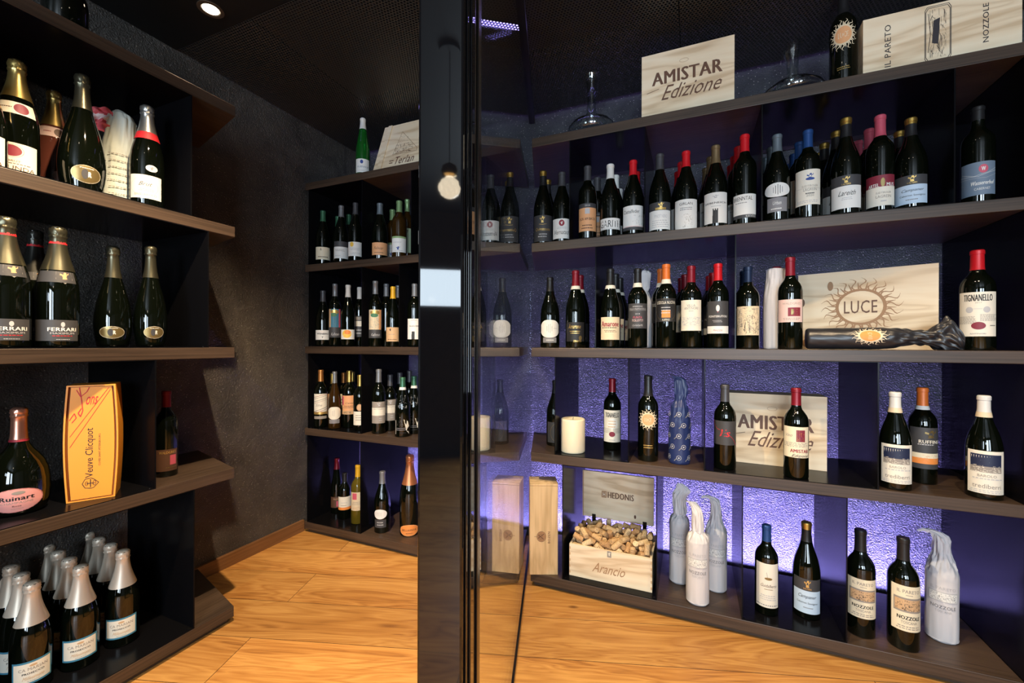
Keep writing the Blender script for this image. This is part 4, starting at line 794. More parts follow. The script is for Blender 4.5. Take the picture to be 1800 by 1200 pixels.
bt('L', 3, 33, 718, 'ruin', 'rosefoil', [(858, 900, 52, 'pink', [('O', 0, .5, .98, .49, .0007, 'dkred'), ('T', 'Ruinart', .05, .60, .18, 1.15, 'black', 0, .12), ('T', 'CHAMPAGNE', .05, .42, .08, 1.1, 'fade'), ('E', .1, .82, .22, .07, 'fade'), ('T', 'Rose', .05, .28, .06, .3, 'black'), ('D', -.2, .3, .14, .18, 1, 'fade')], 'E', 0)], 'squat round shouldered champagne bottle with pink foil and pink oval label', bot=909, capf=.30, cat='champagne bottle', band=(.685, .712, 'dkred'), box=True)
bt('L', 3, 292, 687, 'bord', 'dkred', [(790, 828, 66, 'brown', [('R', .35, .85, .28, .72, 'rose'), ('T', 'WALDGRIES', .2, .86, .12, 1.3, 'gold', 0, .06), ('D', .0, .9, .12, .2, 1, 'dkgold')])], 'small dark bottle with red cap alone at the shelf end', bot=838, capf=.19, R_=.034)
# twelve prosecco bottles on the bottom board, three columns of four
PRO = [('R', -.90, .90, .08, .92, 'ivory'), ('T', 'CA MARIAN', .05, .66, .13, 1.35, 'fade', 0, .03), ('E', .05, .80, .18, .05, 'tan'), ('T', 'PROSECCO', .05, .48, .08, 1.0, 'black', 0, .09), ('T', 'Millesimato', .05, .28, .14, 1.0, 'tan', .5), ('D', -.3, .4, .12, .16, 1, 'fade')]
zt = ZS[4] + .30 + .0028
cols_ = [[(216, 968), (181, 958), (152, 949), (138, 937)], [(142, 995), (108, 983), (78, 973), (67, 961)], [(56, 1024), (22, 1013), (-8, 1000), (-10, 984)]]
cn = ['column nearest the shelf end', 'middle column', 'column nearest the viewer']; rn = ['front', 'second', 'third', 'rearmost']
pb = None
fr = [at_z(px_, py_, zt) for px_, py_ in (c[0] for c in cols_)]
for ci, c in enumerate(cols_):
    for ri, (px_, py_) in enumerate(c):
        p = at_z(px_, py_, zt)
        f = fr[ci]; back = Vector((-1, .10, 0)).normalized() * .096 * ri
        p = Vector((f.x + back.x, f.y + back.y, ZS[4] + .0030))
        if pb is None:
            pb = make_bottle('champ', .30, .0445, 'champfoil', [(.030, .095, 56, 'teal', PRO)], 'dark', .37, None, 77)
            q = pb
        else: q = copy_tree(pb)
        q.name = 'prosecco_bottle'; q.location = p; q.rotation_euler = (0, 0, -math.atan2(p.x, p.y) * .8 + R([6, -8, 14, 3][ri] + ci * 5))
        tag(q, 'pale foiled prosecco bottle, %s in the %s' % (rn[ri], cn[ci]), 'sparkling wine bottle', GRP[('L', 4)])
CORKS = [(0.0375,0.098,0.0339,0.93,-0.358,-0.078),(0.147,0.0252,0.018,-0.326,-0.923,-0.202),(0.0553,0.1643,0.0484,-0.89,-0.445,-0.097),(-0.0001,0.0248,0.0181,0.196,-0.958,-0.209),(0.0417,0.0362,0.0205,-1.0,-0.009,-0.002),(-0.1431,0.0122,0.0152,-1.0,0.0,-0.0),(0.1535,0.1455,0.0443,-0.0,0.977,0.213),(0.0185,0.0717,0.0282,-0.683,0.713,0.156),(0.1005,0.0671,0.0274,0.722,-0.676,-0.148),(-0.1431,0.0356,0.0203,1.0,-0.0,-0.0),(-0.0632,0.0121,0.0153,-1.0,0.0,-0.0),(-0.0121,0.0968,0.0336,-0.732,-0.666,-0.145),(0.0675,0.1317,0.0413,0.53,-0.828,-0.181),(0.0245,0.012,0.0275,0.709,0.0,-0.705),(-0.0656,0.1321,0.0413,-0.647,-0.745,-0.163),(-0.0276,0.0252,0.018,0.322,-0.925,-0.202),(0.0874,0.1402,0.0547,-0.774,-0.135,0.618),(-0.0319,0.1193,0.0517,-0.531,-0.471,0.705),(-0.0088,0.0674,0.0394,0.271,-0.539,-0.798),(-0.1208,0.1091,0.0365,0.344,0.917,0.2),(0.1534,0.0716,0.0283,0.0,0.977,0.213),(0.0451,0.0121,0.0409,-0.709,0.0,0.705),(-0.1409,0.0778,0.0296,0.745,-0.651,-0.142),(0.1403,0.1843,0.0528,0.856,0.505,0.11),(-0.0923,0.132,0.0523,-0.353,-0.836,0.42),(0.0846,0.1895,0.0646,-0.0,-0.213,0.977),(-0.0522,0.0493,0.0348,-0.006,-0.287,0.958),(0.104,0.1751,0.062,-0.456,-0.507,-0.731),(-0.1068,0.0648,0.0266,0.565,0.806,0.176),(0.0774,0.0898,0.0438,-0.515,-0.696,0.501),(-0.0454,0.0956,0.0448,-0.361,0.82,-0.444),(0.056,0.0651,0.0346,0.789,-0.39,-0.475),(-0.1419,0.1371,0.0424,0.318,0.926,0.202),(0.1251,0.029,0.0275,-0.25,-0.968,-0.027),(0.0381,0.1128,0.0543,0.4,0.617,-0.678),(0.0209,0.1293,0.0581,0.498,0.693,-0.521),(-0.0644,0.1377,0.0669,0.621,-0.775,-0.12),(0.0063,0.1938,0.055,-1.0,-0.0,0.0),(0.0887,0.0441,0.0342,-0.417,-0.472,-0.777),(0.0854,0.0122,0.0152,-1.0,0.0,0.0),(-0.1012,0.0954,0.0468,0.35,0.64,-0.684),(-0.0616,0.1679,0.0492,0.999,0.047,0.01),(-0.0642,0.0497,0.0724,0.906,-0.384,-0.178),(-0.0028,0.0305,0.0445,-0.759,-0.591,-0.271),(-0.0814,0.0651,0.0451,0.933,0.261,-0.249),(-0.1411,0.0734,0.0536,0.977,0.173,0.122),(-0.0067,0.1647,0.0485,0.899,-0.428,-0.093),(0.1375,0.1061,0.0357,0.999,-0.042,-0.009),(0.1268,0.1408,0.0509,0.375,0.751,0.544),(-0.1335,0.0516,0.0458,0.955,0.104,0.278),(0.0542,0.1418,0.072,0.303,0.692,0.655),(0.0151,0.0812,0.054,0.644,-0.747,-0.162),(-0.0929,0.0252,0.0379,-0.377,0.922,-0.094),(-0.1415,0.0147,0.0394,0.992,-0.127,-0.002),(-0.1375,0.1135,0.062,-0.838,0.536,0.105),(0.1401,0.0221,0.0478,-0.825,-0.534,0.185),(-0.141,0.1822,0.0525,-0.734,-0.664,-0.145),(-0.0927,0.0388,0.0615,0.912,0.018,-0.41),(-0.0161,0.117,0.0903,0.919,0.147,-0.367),(-0.0166,0.0486,0.053,0.654,0.257,0.712),(0.0689,0.0417,0.0478,0.136,0.931,0.338),(0.1429,0.1116,0.0589,-1.0,-0.007,0.018),(-0.0518,0.0983,0.0778,0.821,-0.568,-0.059),(0.1291,0.0664,0.0405,0.004,0.569,-0.822),(-0.1534,0.157,0.0715,0.001,0.969,0.248),(0.0397,0.0385,0.0551,0.679,-0.626,0.384),(-0.0701,0.1911,0.0542,0.998,0.059,0.013),(-0.072,0.0958,0.0462,0.362,0.405,0.839),(0.0855,0.1555,0.0787,0.529,-0.548,0.648),(0.1533,0.0773,0.0542,0.0,-0.977,-0.213),(0.1093,0.1362,0.0675,-0.052,-0.981,-0.187),(0.1189,0.0877,0.0505,-0.992,-0.019,-0.125),(-0.0473,0.0121,0.047,-0.803,-0.0,0.596),(-0.1535,0.1002,0.0763,-0.0,-0.578,-0.816),(-0.0766,0.173,0.0728,0.983,0.182,0.027),(0.0278,0.0123,0.0727,-0.705,-0.006,-0.709),(0.0143,0.041,0.074,0.6,0.794,-0.1),(-0.0134,0.0988,0.0711,0.132,0.375,-0.918),(-0.0724,0.0777,0.0656,0.926,-0.302,0.227),(0.1527,0.012,0.0814,0.037,-0.0,0.999),(-0.117,0.0251,0.0953,0.588,-0.738,-0.331),(0.1311,0.0769,0.0737,0.905,0.295,0.307),(0.0852,0.1033,0.065,-0.088,0.979,-0.184),(0.0517,0.0895,0.0666,-0.499,-0.858,0.124),(-0.0892,0.0959,0.082,-0.744,0.539,-0.396),(-0.1175,0.1465,0.0601,0.686,0.67,-0.284),(-0.0716,0.0358,0.0308,0.48,-0.788,0.385),(-0.0252,0.0223,0.0623,0.811,-0.548,0.204),(0.1296,0.1406,0.0822,0.006,0.966,0.259),(0.0874,0.1725,0.096,0.993,-0.11,-0.03),(-0.0987,0.0122,0.0608,0.852,0.0,0.523),(-0.1281,0.1794,0.0776,-0.48,0.875,0.062),(-0.0005,0.1427,0.0657,0.405,0.794,0.453),(0.1399,0.0403,0.0654,-0.946,-0.224,-0.233),(-0.0939,0.1939,0.0783,-0.908,0.0,-0.418),(-0.1535,0.0557,0.0834,-0.0,-0.582,0.813),(-0.0377,0.1874,0.0805,-0.124,0.324,0.938),(-0.0338,0.1533,0.0664,-0.445,0.348,0.825),(0.0183,0.168,0.0804,-0.132,0.541,-0.831),(-0.1403,0.012,0.0781,-0.919,0.0,0.393),(-0.0087,0.179,0.0763,0.521,0.832,0.189),(-0.1055,0.133,0.077,0.649,0.733,-0.203),(-0.1323,0.0366,0.0654,-0.109,-0.654,-0.748),(0.0483,0.1939,0.0817,-0.952,0.0,0.307),(-0.0768,0.1295,0.087,0.379,0.828,0.413),(0.0409,0.1793,0.0637,0.0,0.876,-0.483),(0.0914,0.024,0.0478,0.0,0.428,0.904),(0.1534,0.1567,0.0736,-0.0,0.995,-0.097),(-0.0345,0.1323,0.0793,-0.83,0.112,0.546),(-0.1112,0.0651,0.0823,0.595,0.48,-0.645),(0.1019,0.0568,0.0671,0.037,-0.773,0.633)]

# ================================================================ crates and boxes
def plane_surf(): return lambda u, v, h: (u, -h, v)
def crate(name, label, loc, rz, W_, H_, D_, els, mat_=None, lean=0.0, battens=False, seamless=False, grp='wooden wine crates', cat='wooden crate'):
    root = empty(name, loc, rz, label, cat, grp)
    root.rotation_euler = (-lean, 0, rz)
    mt = mat_ or M_pine; t = .009
    m = MB(); m.box(-W_ / 2, W_ / 2, t + .0006, D_, 0, t, mt); m.box(-W_ / 2, W_ / 2, t + .0006, D_, H_ - t, H_, mt)
    m.box(-W_ / 2, -W_ / 2 + t, t + .0006, D_, t, H_ - t, mt); m.box(W_ / 2 - t, W_ / 2, t + .0006, D_, t, H_ - t, mt); m.box(-W_ / 2 + t, W_ / 2 - t, D_ - t, D_, t, H_ - t, mt)
    m.build('crate_body', root, bevel=.0008)
    m = MB(); m.box(-W_ / 2, W_ / 2, 0, t, 0, H_, mt)
    if battens:
        m.box(-W_ / 2 + .03, -W_ / 2 + .055, -.006, -.0004, .002, H_ - .002, mt)
    D = Dec(plane_surf(), W_ / 2, H_, 0, m, step=1.0); D.run(els); m.build('front_board', root)
    return root
AM = [('T', 'AMISTAR', .0, .60, .20, 1.50, 'woodink', 0, .09), ('L', [(-.88, .40), (-.60, .44)], .002, 'woodink'), ('T', 'Edizione', .10, .36, .22, 1.30, 'woodink', .55), ('O', -.05, .80, .10, .03, .001, 'woodfade')]
p0 = at_y(1128, 150, YF + .03); p1 = at_y(1291, 130, YF + .03); zt_ = at_y(1128, 101, YF + .03).z; z0 = ZS[0] + .0005
crate('wine_crate', 'pale pine wine crate with large brown lettering on top of the right rack', ((p0.x + p1.x) / 2, YF + .03, z0), 0, p1.x - p0.x, zt_ - z0, .17, AM)
# long crate, far right on top
p0 = at_y(1517, 80, YF + .03); zt_ = at_y(1517, 36, YF + .03).z; p1 = at_y(1797, 20, YF + .03)
HOUSE = [('L', [(-.12, 1.0), (-.12, .97), (-.05, .90), (.0, .0)], 0, 'black')]
W_ = p1.x - p0.x
hs = []
for off in (0, .012):
    a0, a1, b0, b1 = -.17 + off, .16 - off, .04 + off * 2, .96 - off * 2
    hs.append(('L', [(a0, b0 + .06), (a0 + .03, b0), (a1 - .03, b0), (a1, b0 + .06), (a1, b1 - .06), (a1 - .03, b1), (a0 + .03, b1), (a0, b1 - .06), (a0, b0 + .06)], .0016, 'ink'))
_cols['ink'] = (0.03, 0.025, 0.03)
crate('wine_crate', 'long pine crate printed with a villa drawing, right end on top of the rack', ((p0.x + p1.x) / 2, YF + .03, z0), 0, W_, zt_ - z0, .19,
      hs + [('TV', 'IL PARETO', -.66, .46, .72, .085, 'ink', 0, .01), ('TV', 'NOZZOLE', .58, .5, .62, .07, 'ink', 0, .04), ('V', -.12, .10, .1, .9, 150, 91, 'ink'), ('G', [(-.08, .35), (.0, .32), (.02, .75), (-.06, .72)], 'ink'), ('L', [(-.13, .2), (-.10, .5), (-.13, .85)], .0012, 'ink')])
# leaning crate in the left unit
pb_ = at_y(655, 299, YF + .045); pt_ = at_x(677, 228, pb_.x)
lean = math.atan2(pt_.y - pb_.y, pt_.z - z0); Lh = math.hypot(pt_.y - pb_.y, pt_.z - z0)
MT = [('L', [(-.33, .30), (-.16, .80), (.62, .36), (.62, .30), (-.33, .30)], .0016, 'woodink'), ('V', -.30, .45, .31, .52, 110, 92, 'woodink'), ('V', -.2, .15, .5, .7, 40, 93, 'woodink'), ('T', 'Terlan', .22, .16, .16, .75, 'woodink', .25, .02), ('D', -.4, -.22, .10, .2, 2, 'woodink')]
crate('wine_crate', 'pine crate with mountain drawing leaning back beside the green bottle', (pb_.x + .16, pb_.y, z0 + .001 + .03 * math.sin(lean)), 0, .32, Lh, .03, MT, lean=lean, battens=True)
# sun crate on the middle shelf
zm = ZS[2] + .0005
pl = at_y(1403, 560, 1.992); pr_ = at_y(1650, 560, 1.860); zt_ = at_y(1403, 484, 1.992).z
dv = Vector((pr_.x - pl.x, pr_.y - pl.y)); ang = math.atan2(dv.y, dv.x); WL = dv.length; HL = zt_ - zm
crate('wine_crate', 'wide pine crate with large burned sun emblem on the middle shelf', ((pl.x + pr_.x) / 2, (pl.y + pr_.y) / 2, zm), ang, WL, HL, .085,
      [('S', -.03, .535, .60, .37, 'woodfade', None, 44, 'wood'), ('T', 'LUCE', -.03, .535, .16, .48, 'woodink', 0, .01), ('O', -.03, .535, .33, .205, .0016, 'woodfade'), ('E', -.88, .08, .05, .05, 'woodfade'), ('E', -.48, .82, .045, .06, 'woodfade'), ('E', -.92, .62, .03, .05, 'woodink')])
# crate behind the two bottles on the fourth shelf
z3 = ZS[3] + .0032
crate('wine_crate', 'pale pine wine crate with large lettering standing behind two bottles', (.469 - .168, 1.932, z3), R(-3), .336, .278, .115, AM, cat='wooden crate')
# tall box for a single bottle, beside the partition
zb = ZS[4] + .0005
bz = empty('wine_box', (-.647 + .0571, 1.738 + .0241, zb), R(22.88), 'tall upright wooden single bottle box beside the glass partition', 'wooden box')
m = MB(); m.box(-.061, .061, 0, .108, 0, .385, M_pine_z)
for k in range(3):
    for zz in (.08, .30): m.box(-.0614, -.0609, .004, .010, zz + k * .008, zz + k * .008 + .004, M_burn)
D = Dec(plane_surf(), .061, .385, 0, m, step=1.0)
D.run([('TV', 'BOZEN', .36, .42, .13, .17, 'woodink', 0, .03), ('E', -.18, .43, .30, .055, 'woodfade'), ('L', [(-.42, .41), (-.0, .46)], .003, 'woodink'), ('L', [(-.40, .45), (-.02, .40)], .003, 'woodink'), ('O', -.18, .43, .34, .06, .0015, 'woodink'), ('L', [(-.68, .43), (-.5, .43)], .0015, 'woodink'), ('O', -.22, .43, .12, .03, .001, 'woodink')])
m.build('box_body', bz, bevel=.001)
m = MB(); m.prism([(-.061, .0), (.061, .0), (.061, .108), (-.061, .108)], .386, .394, M_pine_z); m.build('sliding_lid', bz, bevel=.001)
# ---------------- open crate of corks
kx0, kx1, ky0, ky1 = -.486, -.143, 1.800, 2.030
zk = ZS[4] + .0032; KH = .136; KW = (kx1 - kx0) / 2
kc = empty('cork_crate', ((kx0 + kx1) / 2, ky0, zk), R(0), 'open pine crate heaped with corks, its lid standing up behind', 'wooden crate', 'wooden wine crates')
m = MB(); t = .009
m.box(-KW, KW, 0, t, 0, KH, M_pine); D = Dec(plane_surf(), KW, KH, 0, m, step=1.0)
els = [('T', 'Arancio', -.02, .42, .30, .80, 'woodfade', .5), ('R', -.05, .05, .80, .99, 'fade'), ('K', 0, .9, .04, .1, 'ivory')]
for k in range(5):
    els += [('R', -1, -.965, .08 + k * .19, .16 + k * .19, 'tan'), ('R', .965, 1, .08 + k * .19, .16 + k * .19, 'tan')]
D.run(els); m.build('front_board', kc)
m = MB(); D_ = ky1 - ky0
m.box(-KW, -KW + t, t + .0003, D_, 0, KH, M_pine); m.box(KW - t, KW, t + .0003, D_, 0, KH, M_pine); m.box(-KW + t, KW - t, D_ - t, D_, 0, KH, M_pine)
zs0 = .082
m.add([(-KW + t, t, 0), (KW - t, t, 0), (KW - t, D_ - t, 0), (-KW + t, D_ - t, 0), (-KW + t, t, zs0), (KW - t, t, zs0), (KW - t, D_ - t, zs0 + .046), (-KW + t, D_ - t, zs0 + .046)], [(3, 2, 1, 0), (4, 5, 6, 7), (0, 1, 5, 4), (1, 2, 6, 5), (2, 3, 7, 6), (3, 0, 4, 7)], M_pine)
m.build('crate_body', kc)
m = MB(); m.box(-KW + .004, KW - .012, D_ - .004, D_ + .006, KH + .040, KH + .258, M_pine)
Dl = Dec(lambda u, v, h: (u - .004, D_ - .004 - h, v), KW - .008, .218, KH + .040, m, step=1.0)
Dl.run([('T', 'HEDONIS', .10, .53, .13, .72, 'woodink', 0, .08), ('R', -.44, -.30, .46, .60, 'woodfade'), ('T', 'H', -.37, .53, .10, .07, 'ivory'), ('L', [(-.98, 0), (-.98, 1)], .004, 'woodfade'), ('E', .5, .14, .03, .04, 'woodink')])
ld = m.build('lid', kc)
m = MB()
for hx in (-KW + .05, KW - .06): m.box(hx, hx + .018, D_ - .0045, D_ - .003, KH - .01, KH + .055, M_dark_al); m.box(hx, hx + .018, D_ + .0002, D_ + .0012, KH - .01, KH + .055, M_dark_al)
m.build('hinge', kc)
def cork_mat(c, sd):
    m = bpy.data.materials.new('cork'); m.use_nodes = True; nt = m.node_tree; b = nt.nodes['Principled BSDF']
    v = coords(nt, (1, 1, 1), loc=(sd, 0, 0)); n = N(nt, 'ShaderNodeTexNoise', i_Scale=260.0, i_Detail=3.0); nt.links.new(v, n.inputs[0])
    r = ramp(nt, n.outputs[0], [(.30, tuple(x * .35 for x in c)), (.45, c), (.7, tuple(min(1, x * 1.25) for x in c))]); nt.links.new(r.outputs[0], b.inputs['Base Color']); b.inputs['Roughness'].default_value = .8
    return m
cms = [cork_mat(c, i) for i, c in enumerate([(.55, .34, .16), (.62, .42, .22), (.48, .28, .13), (.66, .48, .28)])]
cork_me = []
for i, cmx in enumerate(cms):
    m = MB(); m.lathe([(.0108, -.022), (.0117, -.0212), (.0117, .0212), (.0108, .022)], cmx, 18)
    D = Dec(lambda u, v, h: ((.0117 + h) * math.sin(u / .0117), -(.0117 + h) * math.cos(u / .0117), v), .0117 * R(50), .03, -.015, m, step=.002)
    if i != 2: D.run([('D', -.9, .9, .2, .85, 3, 'brown'), ('L', [(-.9, .05), (.9, .05)], .0008, 'wine')])
    me_o = m.build('cork'); cork_me.append(me_o.data); bpy.data.objects.remove(me_o)
co = empty('tmp'); bpy.data.objects.remove(co)
rnd = random.Random(3)
kk = 0
for (cx_, cy_, cz_, dx_, dy_, dz_) in CORKS:
    o = bpy.data.objects.new('cork', cork_me[rnd.randrange(4)]); C.objects.link(o); kk += 1
    q = Vector((dx_, dy_, dz_)).to_track_quat('Z', 'Y'); o.rotation_mode = 'QUATERNION'
    from mathutils import Quaternion
    o.rotation_quaternion = q @ Quaternion((0, 0, 1), rnd.uniform(0, 6.28))
    o.location = ((kx0 + kx1) / 2 + cx_ * .98, ky0 + t + .0015 + cy_, zk + zs0 + cz_ + .001)
    tag(o, 'used wine cork lying in the open wooden crate', 'cork', 'corks heaped in the open crate')
# ---------------- orange champagne gift box
vb = Vector((-1.690, .641, ZS[3] + .0032)); ve = Vector((-1.635, .7315, 0)); dv = Vector((ve.x - vb.x, ve.y - vb.y)); VW = dv.length / 2; VH = .346
vr = empty('champagne_gift_box', ((vb.x + ve.x) / 2, (vb.y + ve.y) / 2, vb.z), math.atan2(dv.y, dv.x), 'tall orange champagne gift box with black vertical lettering and bowed sides', 'gift box')
M_or = mat('orange_card', (0.95, 0.36, 0.03), 0.42); M_ord = mat('orange_card_dark_edge', (0.30, 0.09, 0.015), 0.5)
def outline(off):
    pts = []; n = 14
    for i in range(n + 1):
        f = i / n; pts.append((VW + .007 * math.sin(PI * f) - off, off + (VH - 2 * off) * f))
    for i in range(n + 1):
        f = 1 - i / n; pts.append((-VW - .007 * math.sin(PI * f) + off, off + (VH - 2 * off) * f))
    return pts
def ring_faces(m, A, ya, B, yb_, mt):
    n = len(A); m.add([(x, ya, z) for x, z in A] + [(x, yb_, z) for x, z in B], [(i, (i + 1) % n, n + (i + 1) % n, n + i) for i in range(n)], mt)
O0, O1 = outline(0), outline(.004)
m = MB(); ring_faces(m, O0, 0, O0, .10, M_or); ring_faces(m, O1, 0, O0, 0, M_or); ring_faces(m, O1, .009, O1, 0, M_ord)
m.add([(x, .10, z) for x, z in O0], [tuple(reversed(range(len(O0))))], M_or); m.build('box_shell', vr)
m = MB(); m.add([(x, .009, z) for x, z in O1], [tuple(range(len(O1)))], M_ord)
O2 = [(x * .94, z) for x, z in outline(.006)]
m.add([(x, .0045, z) for x, z in O2] + [(x, .0088, z) for x, z in O2], [tuple(range(len(O2)))] + [(i, (i + 1) % len(O2), len(O2) + (i + 1) % len(O2), len(O2) + i) for i in range(len(O2))], M_or)
D = Dec(lambda u, v, h: (u, .0045 - h, v), VW, VH, 0, m, step=1.0)
D.run([('TV', 'Veuve Clicquot', -.05, .41, .43, .42, 'black', 0, .0), ('TV', 'CUVEE SAINT-PETERSBOURG', .33, .43, .28, .08, 'brown'),
       ('L', [(-.38, .145), (-.26, .185), (-.02, .19), (.10, .178), (.30, .145), (.10, .105), (-.02, .10), (-.26, .108), (-.38, .145)], .0014, 'black'), ('L', [(-.04, .11), (-.04, .18)], .002, 'black'), ('L', [(-.2, .145), (.14, .145)], .0018, 'black'), ('O', .12, .145, .07, .022, .001, 'black'), ('O', -.2, .145, .06, .018, .001, 'black'),
       ('L', [(-.88, .47), (.78, .955)], .0011, 'red'), ('L', [(-.88, .56), (.70, .97)], .0011, 'red'),
       ('L', [(-.62, .96), (-.45, .90), (-.2, .94), (-.1, .98)], .002, 'red'), ('L', [(-.50, .98), (-.42, .88), (-.36, .78), (-.45, .73), (-.55, .76), (-.42, .80)], .0022, 'red'), ('T', 'ons', .02, .865, .07, .50, 'red', .5), ('L', [(-.9, .70), (-.7, .76), (-.62, .72), (-.8, .68)], .0018, 'red')])
m.build('front_panel', vr)
# ================================================================ wrapped bottles
def wrap(name, label, loc, rz, rings, color, rough=.75, els=(), ew=None, seed=1, amp=.05, parts=None, cat='wrapped bottle', grp=None, tilt=None, mt=None, fold=1.0):
    root = empty(name, loc, rz, label, cat, grp)
    if tilt: root.rotation_euler = tilt
    rnd = random.Random(seed); ph = [rnd.uniform(0, 6.28) for _ in range(8)]
    mt = mt or mat('tissue_' + name, color, rough)
    n = 70; seg = 72; vs = []; fs = []; z0, z1 = rings[0][0], rings[-1][0]
    S = [k / n * (len(rings) - 1) for k in range(n + 1)]
    for s_ in S:
        i = min(int(s_), len(rings) - 2); f = s_ - i; a_, b_ = rings[i], rings[i + 1]
        f2 = f * f * (3 - 2 * f) * .5 + f * .5
        z, dx, dy, rx, ry, am = [a_[k] + (b_[k] - a_[k]) * f2 for k in range(6)]
        for j in range(seg):
            a = 2 * PI * j / seg
            w_ = am * fold * (.5 * math.sin(9 * a + ph[0] + s_ * 1.1) + .35 * math.sin(15 * a + ph[1] - s_ * 1.7) + .3 * math.sin(5 * a + ph[2] + s_ * 2.3) + .25 * math.sin(23 * a + ph[3] + s_ * .6))
            nz = noise.noise(Vector((math.cos(a) * 2.2, math.sin(a) * 2.2, s_ * 1.3 + seed * 7))) * .035 * (1 + am * 12) + abs(noise.noise(Vector((math.cos(a) * 4.5, math.sin(a) * 4.5, s_ * 2.1 + seed)))) * am * .9
            k_ = 1 + w_ + nz * .6
            vs.append((dx + rx * k_ * math.cos(a), dy + ry * k_ * math.sin(a), z + am * .02 * math.sin(3 * a + ph[4] + s_)))
    for k in range(n):
        for j in range(seg): fs.append((k * seg + j, k * seg + (j + 1) % seg, (k + 1) * seg + (j + 1) % seg, (k + 1) * seg + j))
    fs.append(tuple(reversed(range(seg)))); fs.append(tuple(n * seg + j for j in range(seg)))
    m = MB(); m.add(vs, fs, mt, True)
    if els:
        v0, v1, rr2, angw = ew
        D = Dec(lambda u, v, h: ((rr2 + h) * math.sin(u / rr2), -(rr2 + h) * math.cos(u / rr2), v), rr2 * R(angw), v1 - v0, v0, m, step=.005); D.run(els)
    m.build('paper_wrap', root, sharp=75)
    return root
TIS = (0.66, 0.64, 0.66)
PARW = [('T', 'IL PARETO', 0, .90, .10, 1.4, 'lgrey'), ('R', -.85, .85, .45, .78, 'lgrey'), ('R', -.80, .80, .48, .75, 'white'), ('V', -.75, .75, .49, .73, 110, 62, 'grey'), ('T', 'NOZZOLE', 0, .28, .11, 1.4, 'grey', 0, .02), ('T', 'TOSCANA', 0, .14, .08, .9, 'lgrey')]
def wpos(px, bot, r, z): p = at_z(px, bot, z); h = Vector((p.x, p.y, 0)).normalized(); q = p + h * r; return q
def wface(p): return -math.atan2(p.x, p.y)
body = lambda r, s=1.0: [(0, 0, 0, r * .93, r * .93, .01), (.006, 0, 0, r, r, .012), (.10 * s, 0, 0, r, r, .008), (.185 * s, 0, 0, r * .99, r * .99, .02), (.21 * s, 0, 0, r * .86, r * .86, .05)]
zz = ZS[4] + .0008
def topz(p, px, py): d = ray(px, py); return CAMZ + d.z * math.hypot(p.x, p.y) / math.hypot(d.x, d.y)
tm = mat('white_tissue', TIS, .8)
def rings(H, r, spec): return [(f * H, dx, dy, rx * r, ry * r, am) for f, dx, dy, rx, ry, am in spec]
BODY = [(0, 0, 0, .90, .90, .01), (.015, 0, 0, 1, 1, .014), (.02, 0, 0, 1, 1, .014), (.30, 0, 0, 1, 1, .008), (.58, 0, 0, 1.0, 1.0, .012), (.62, 0, 0, .98, .98, .03)]
def tissue(px, bot, top, r, label, spec, seed, turn=0):
    p = wpos(px, bot, r, zz); H = topz(p, px, top) - zz
    wrap('wrapped_bottle', label, p, wface(p) + R(turn), rings(H, r, BODY + spec), TIS, els=PARW, ew=(.255 * H, .53 * H, r + .0006, 62), seed=seed, mt=tm, grp='bottles wrapped in pale tissue')
tissue(1194, 1028, 849, .0405, 'leftmost bottle in pale tissue with twisted upright top, bottom shelf',
    [(.66, 0, 0, .80, .80, .10), (.685, .001, 0, .52, .52, .12), (.70, .001, 0, .64, .62, .14), (.76, .0, 0, .60, .56, .16), (.84, -.001, 0, .60, .50, .16), (.89, .004, 0, .68, .42, .16), (.93, .014, 0, .74, .28, .16), (.965, .010, 0, .55, .16, .14), (1.0, .000, 0, .20, .06, .08)], 2)
tissue(1258, 1042, 872, .0415, 'rightmost bottle of three in pale tissue, top folded over to the left',
    [(.68, 0, 0, .80, .80, .12), (.74, 0, 0, .56, .56, .16), (.82, 0, 0, .45, .44, .16), (.91, -.001, 0, .42, .38, .16), (.955, -.006, 0, .42, .30, .16), (.985, -.020, 0, .34, .20, .14), (.99, -.034, 0, .30, .12, .16), (.965, -.046, -.003, .28, .06, .1)], 3)
tissue(1226, 1066, 882, .0415, 'front bottle of three in pale tissue, brightly lit',
    [(.67, 0, 0, .80, .80, .10), (.70, 0, 0, .52, .52, .14), (.72, 0, 0, .50, .50, .15), (.82, 0, 0, .48, .46, .16), (.90, -.002, 0, .44, .38, .16), (.95, -.008, .002, .40, .28, .15), (.985, -.020, .004, .32, .16, .14), (.99, -.034, .006, .22, .08, .1)], 4)
tissue(1655, 1130, 932, .0425, 'bottle in pale tissue standing alone at the right end of the bottom shelf',
    [(.68, 0, 0, .84, .84, .10), (.74, 0, 0, .66, .66, .16), (.80, 0, 0, .50, .50, .18), (.90, 0, 0, .47, .42, .18), (.95, -.004, 0, .46, .34, .16), (.98, -.018, 0, .38, .20, .15), (.985, -.034, 0, .30, .13, .16), (.955, -.050, 0, .30, .06, .1)], 5, 6)
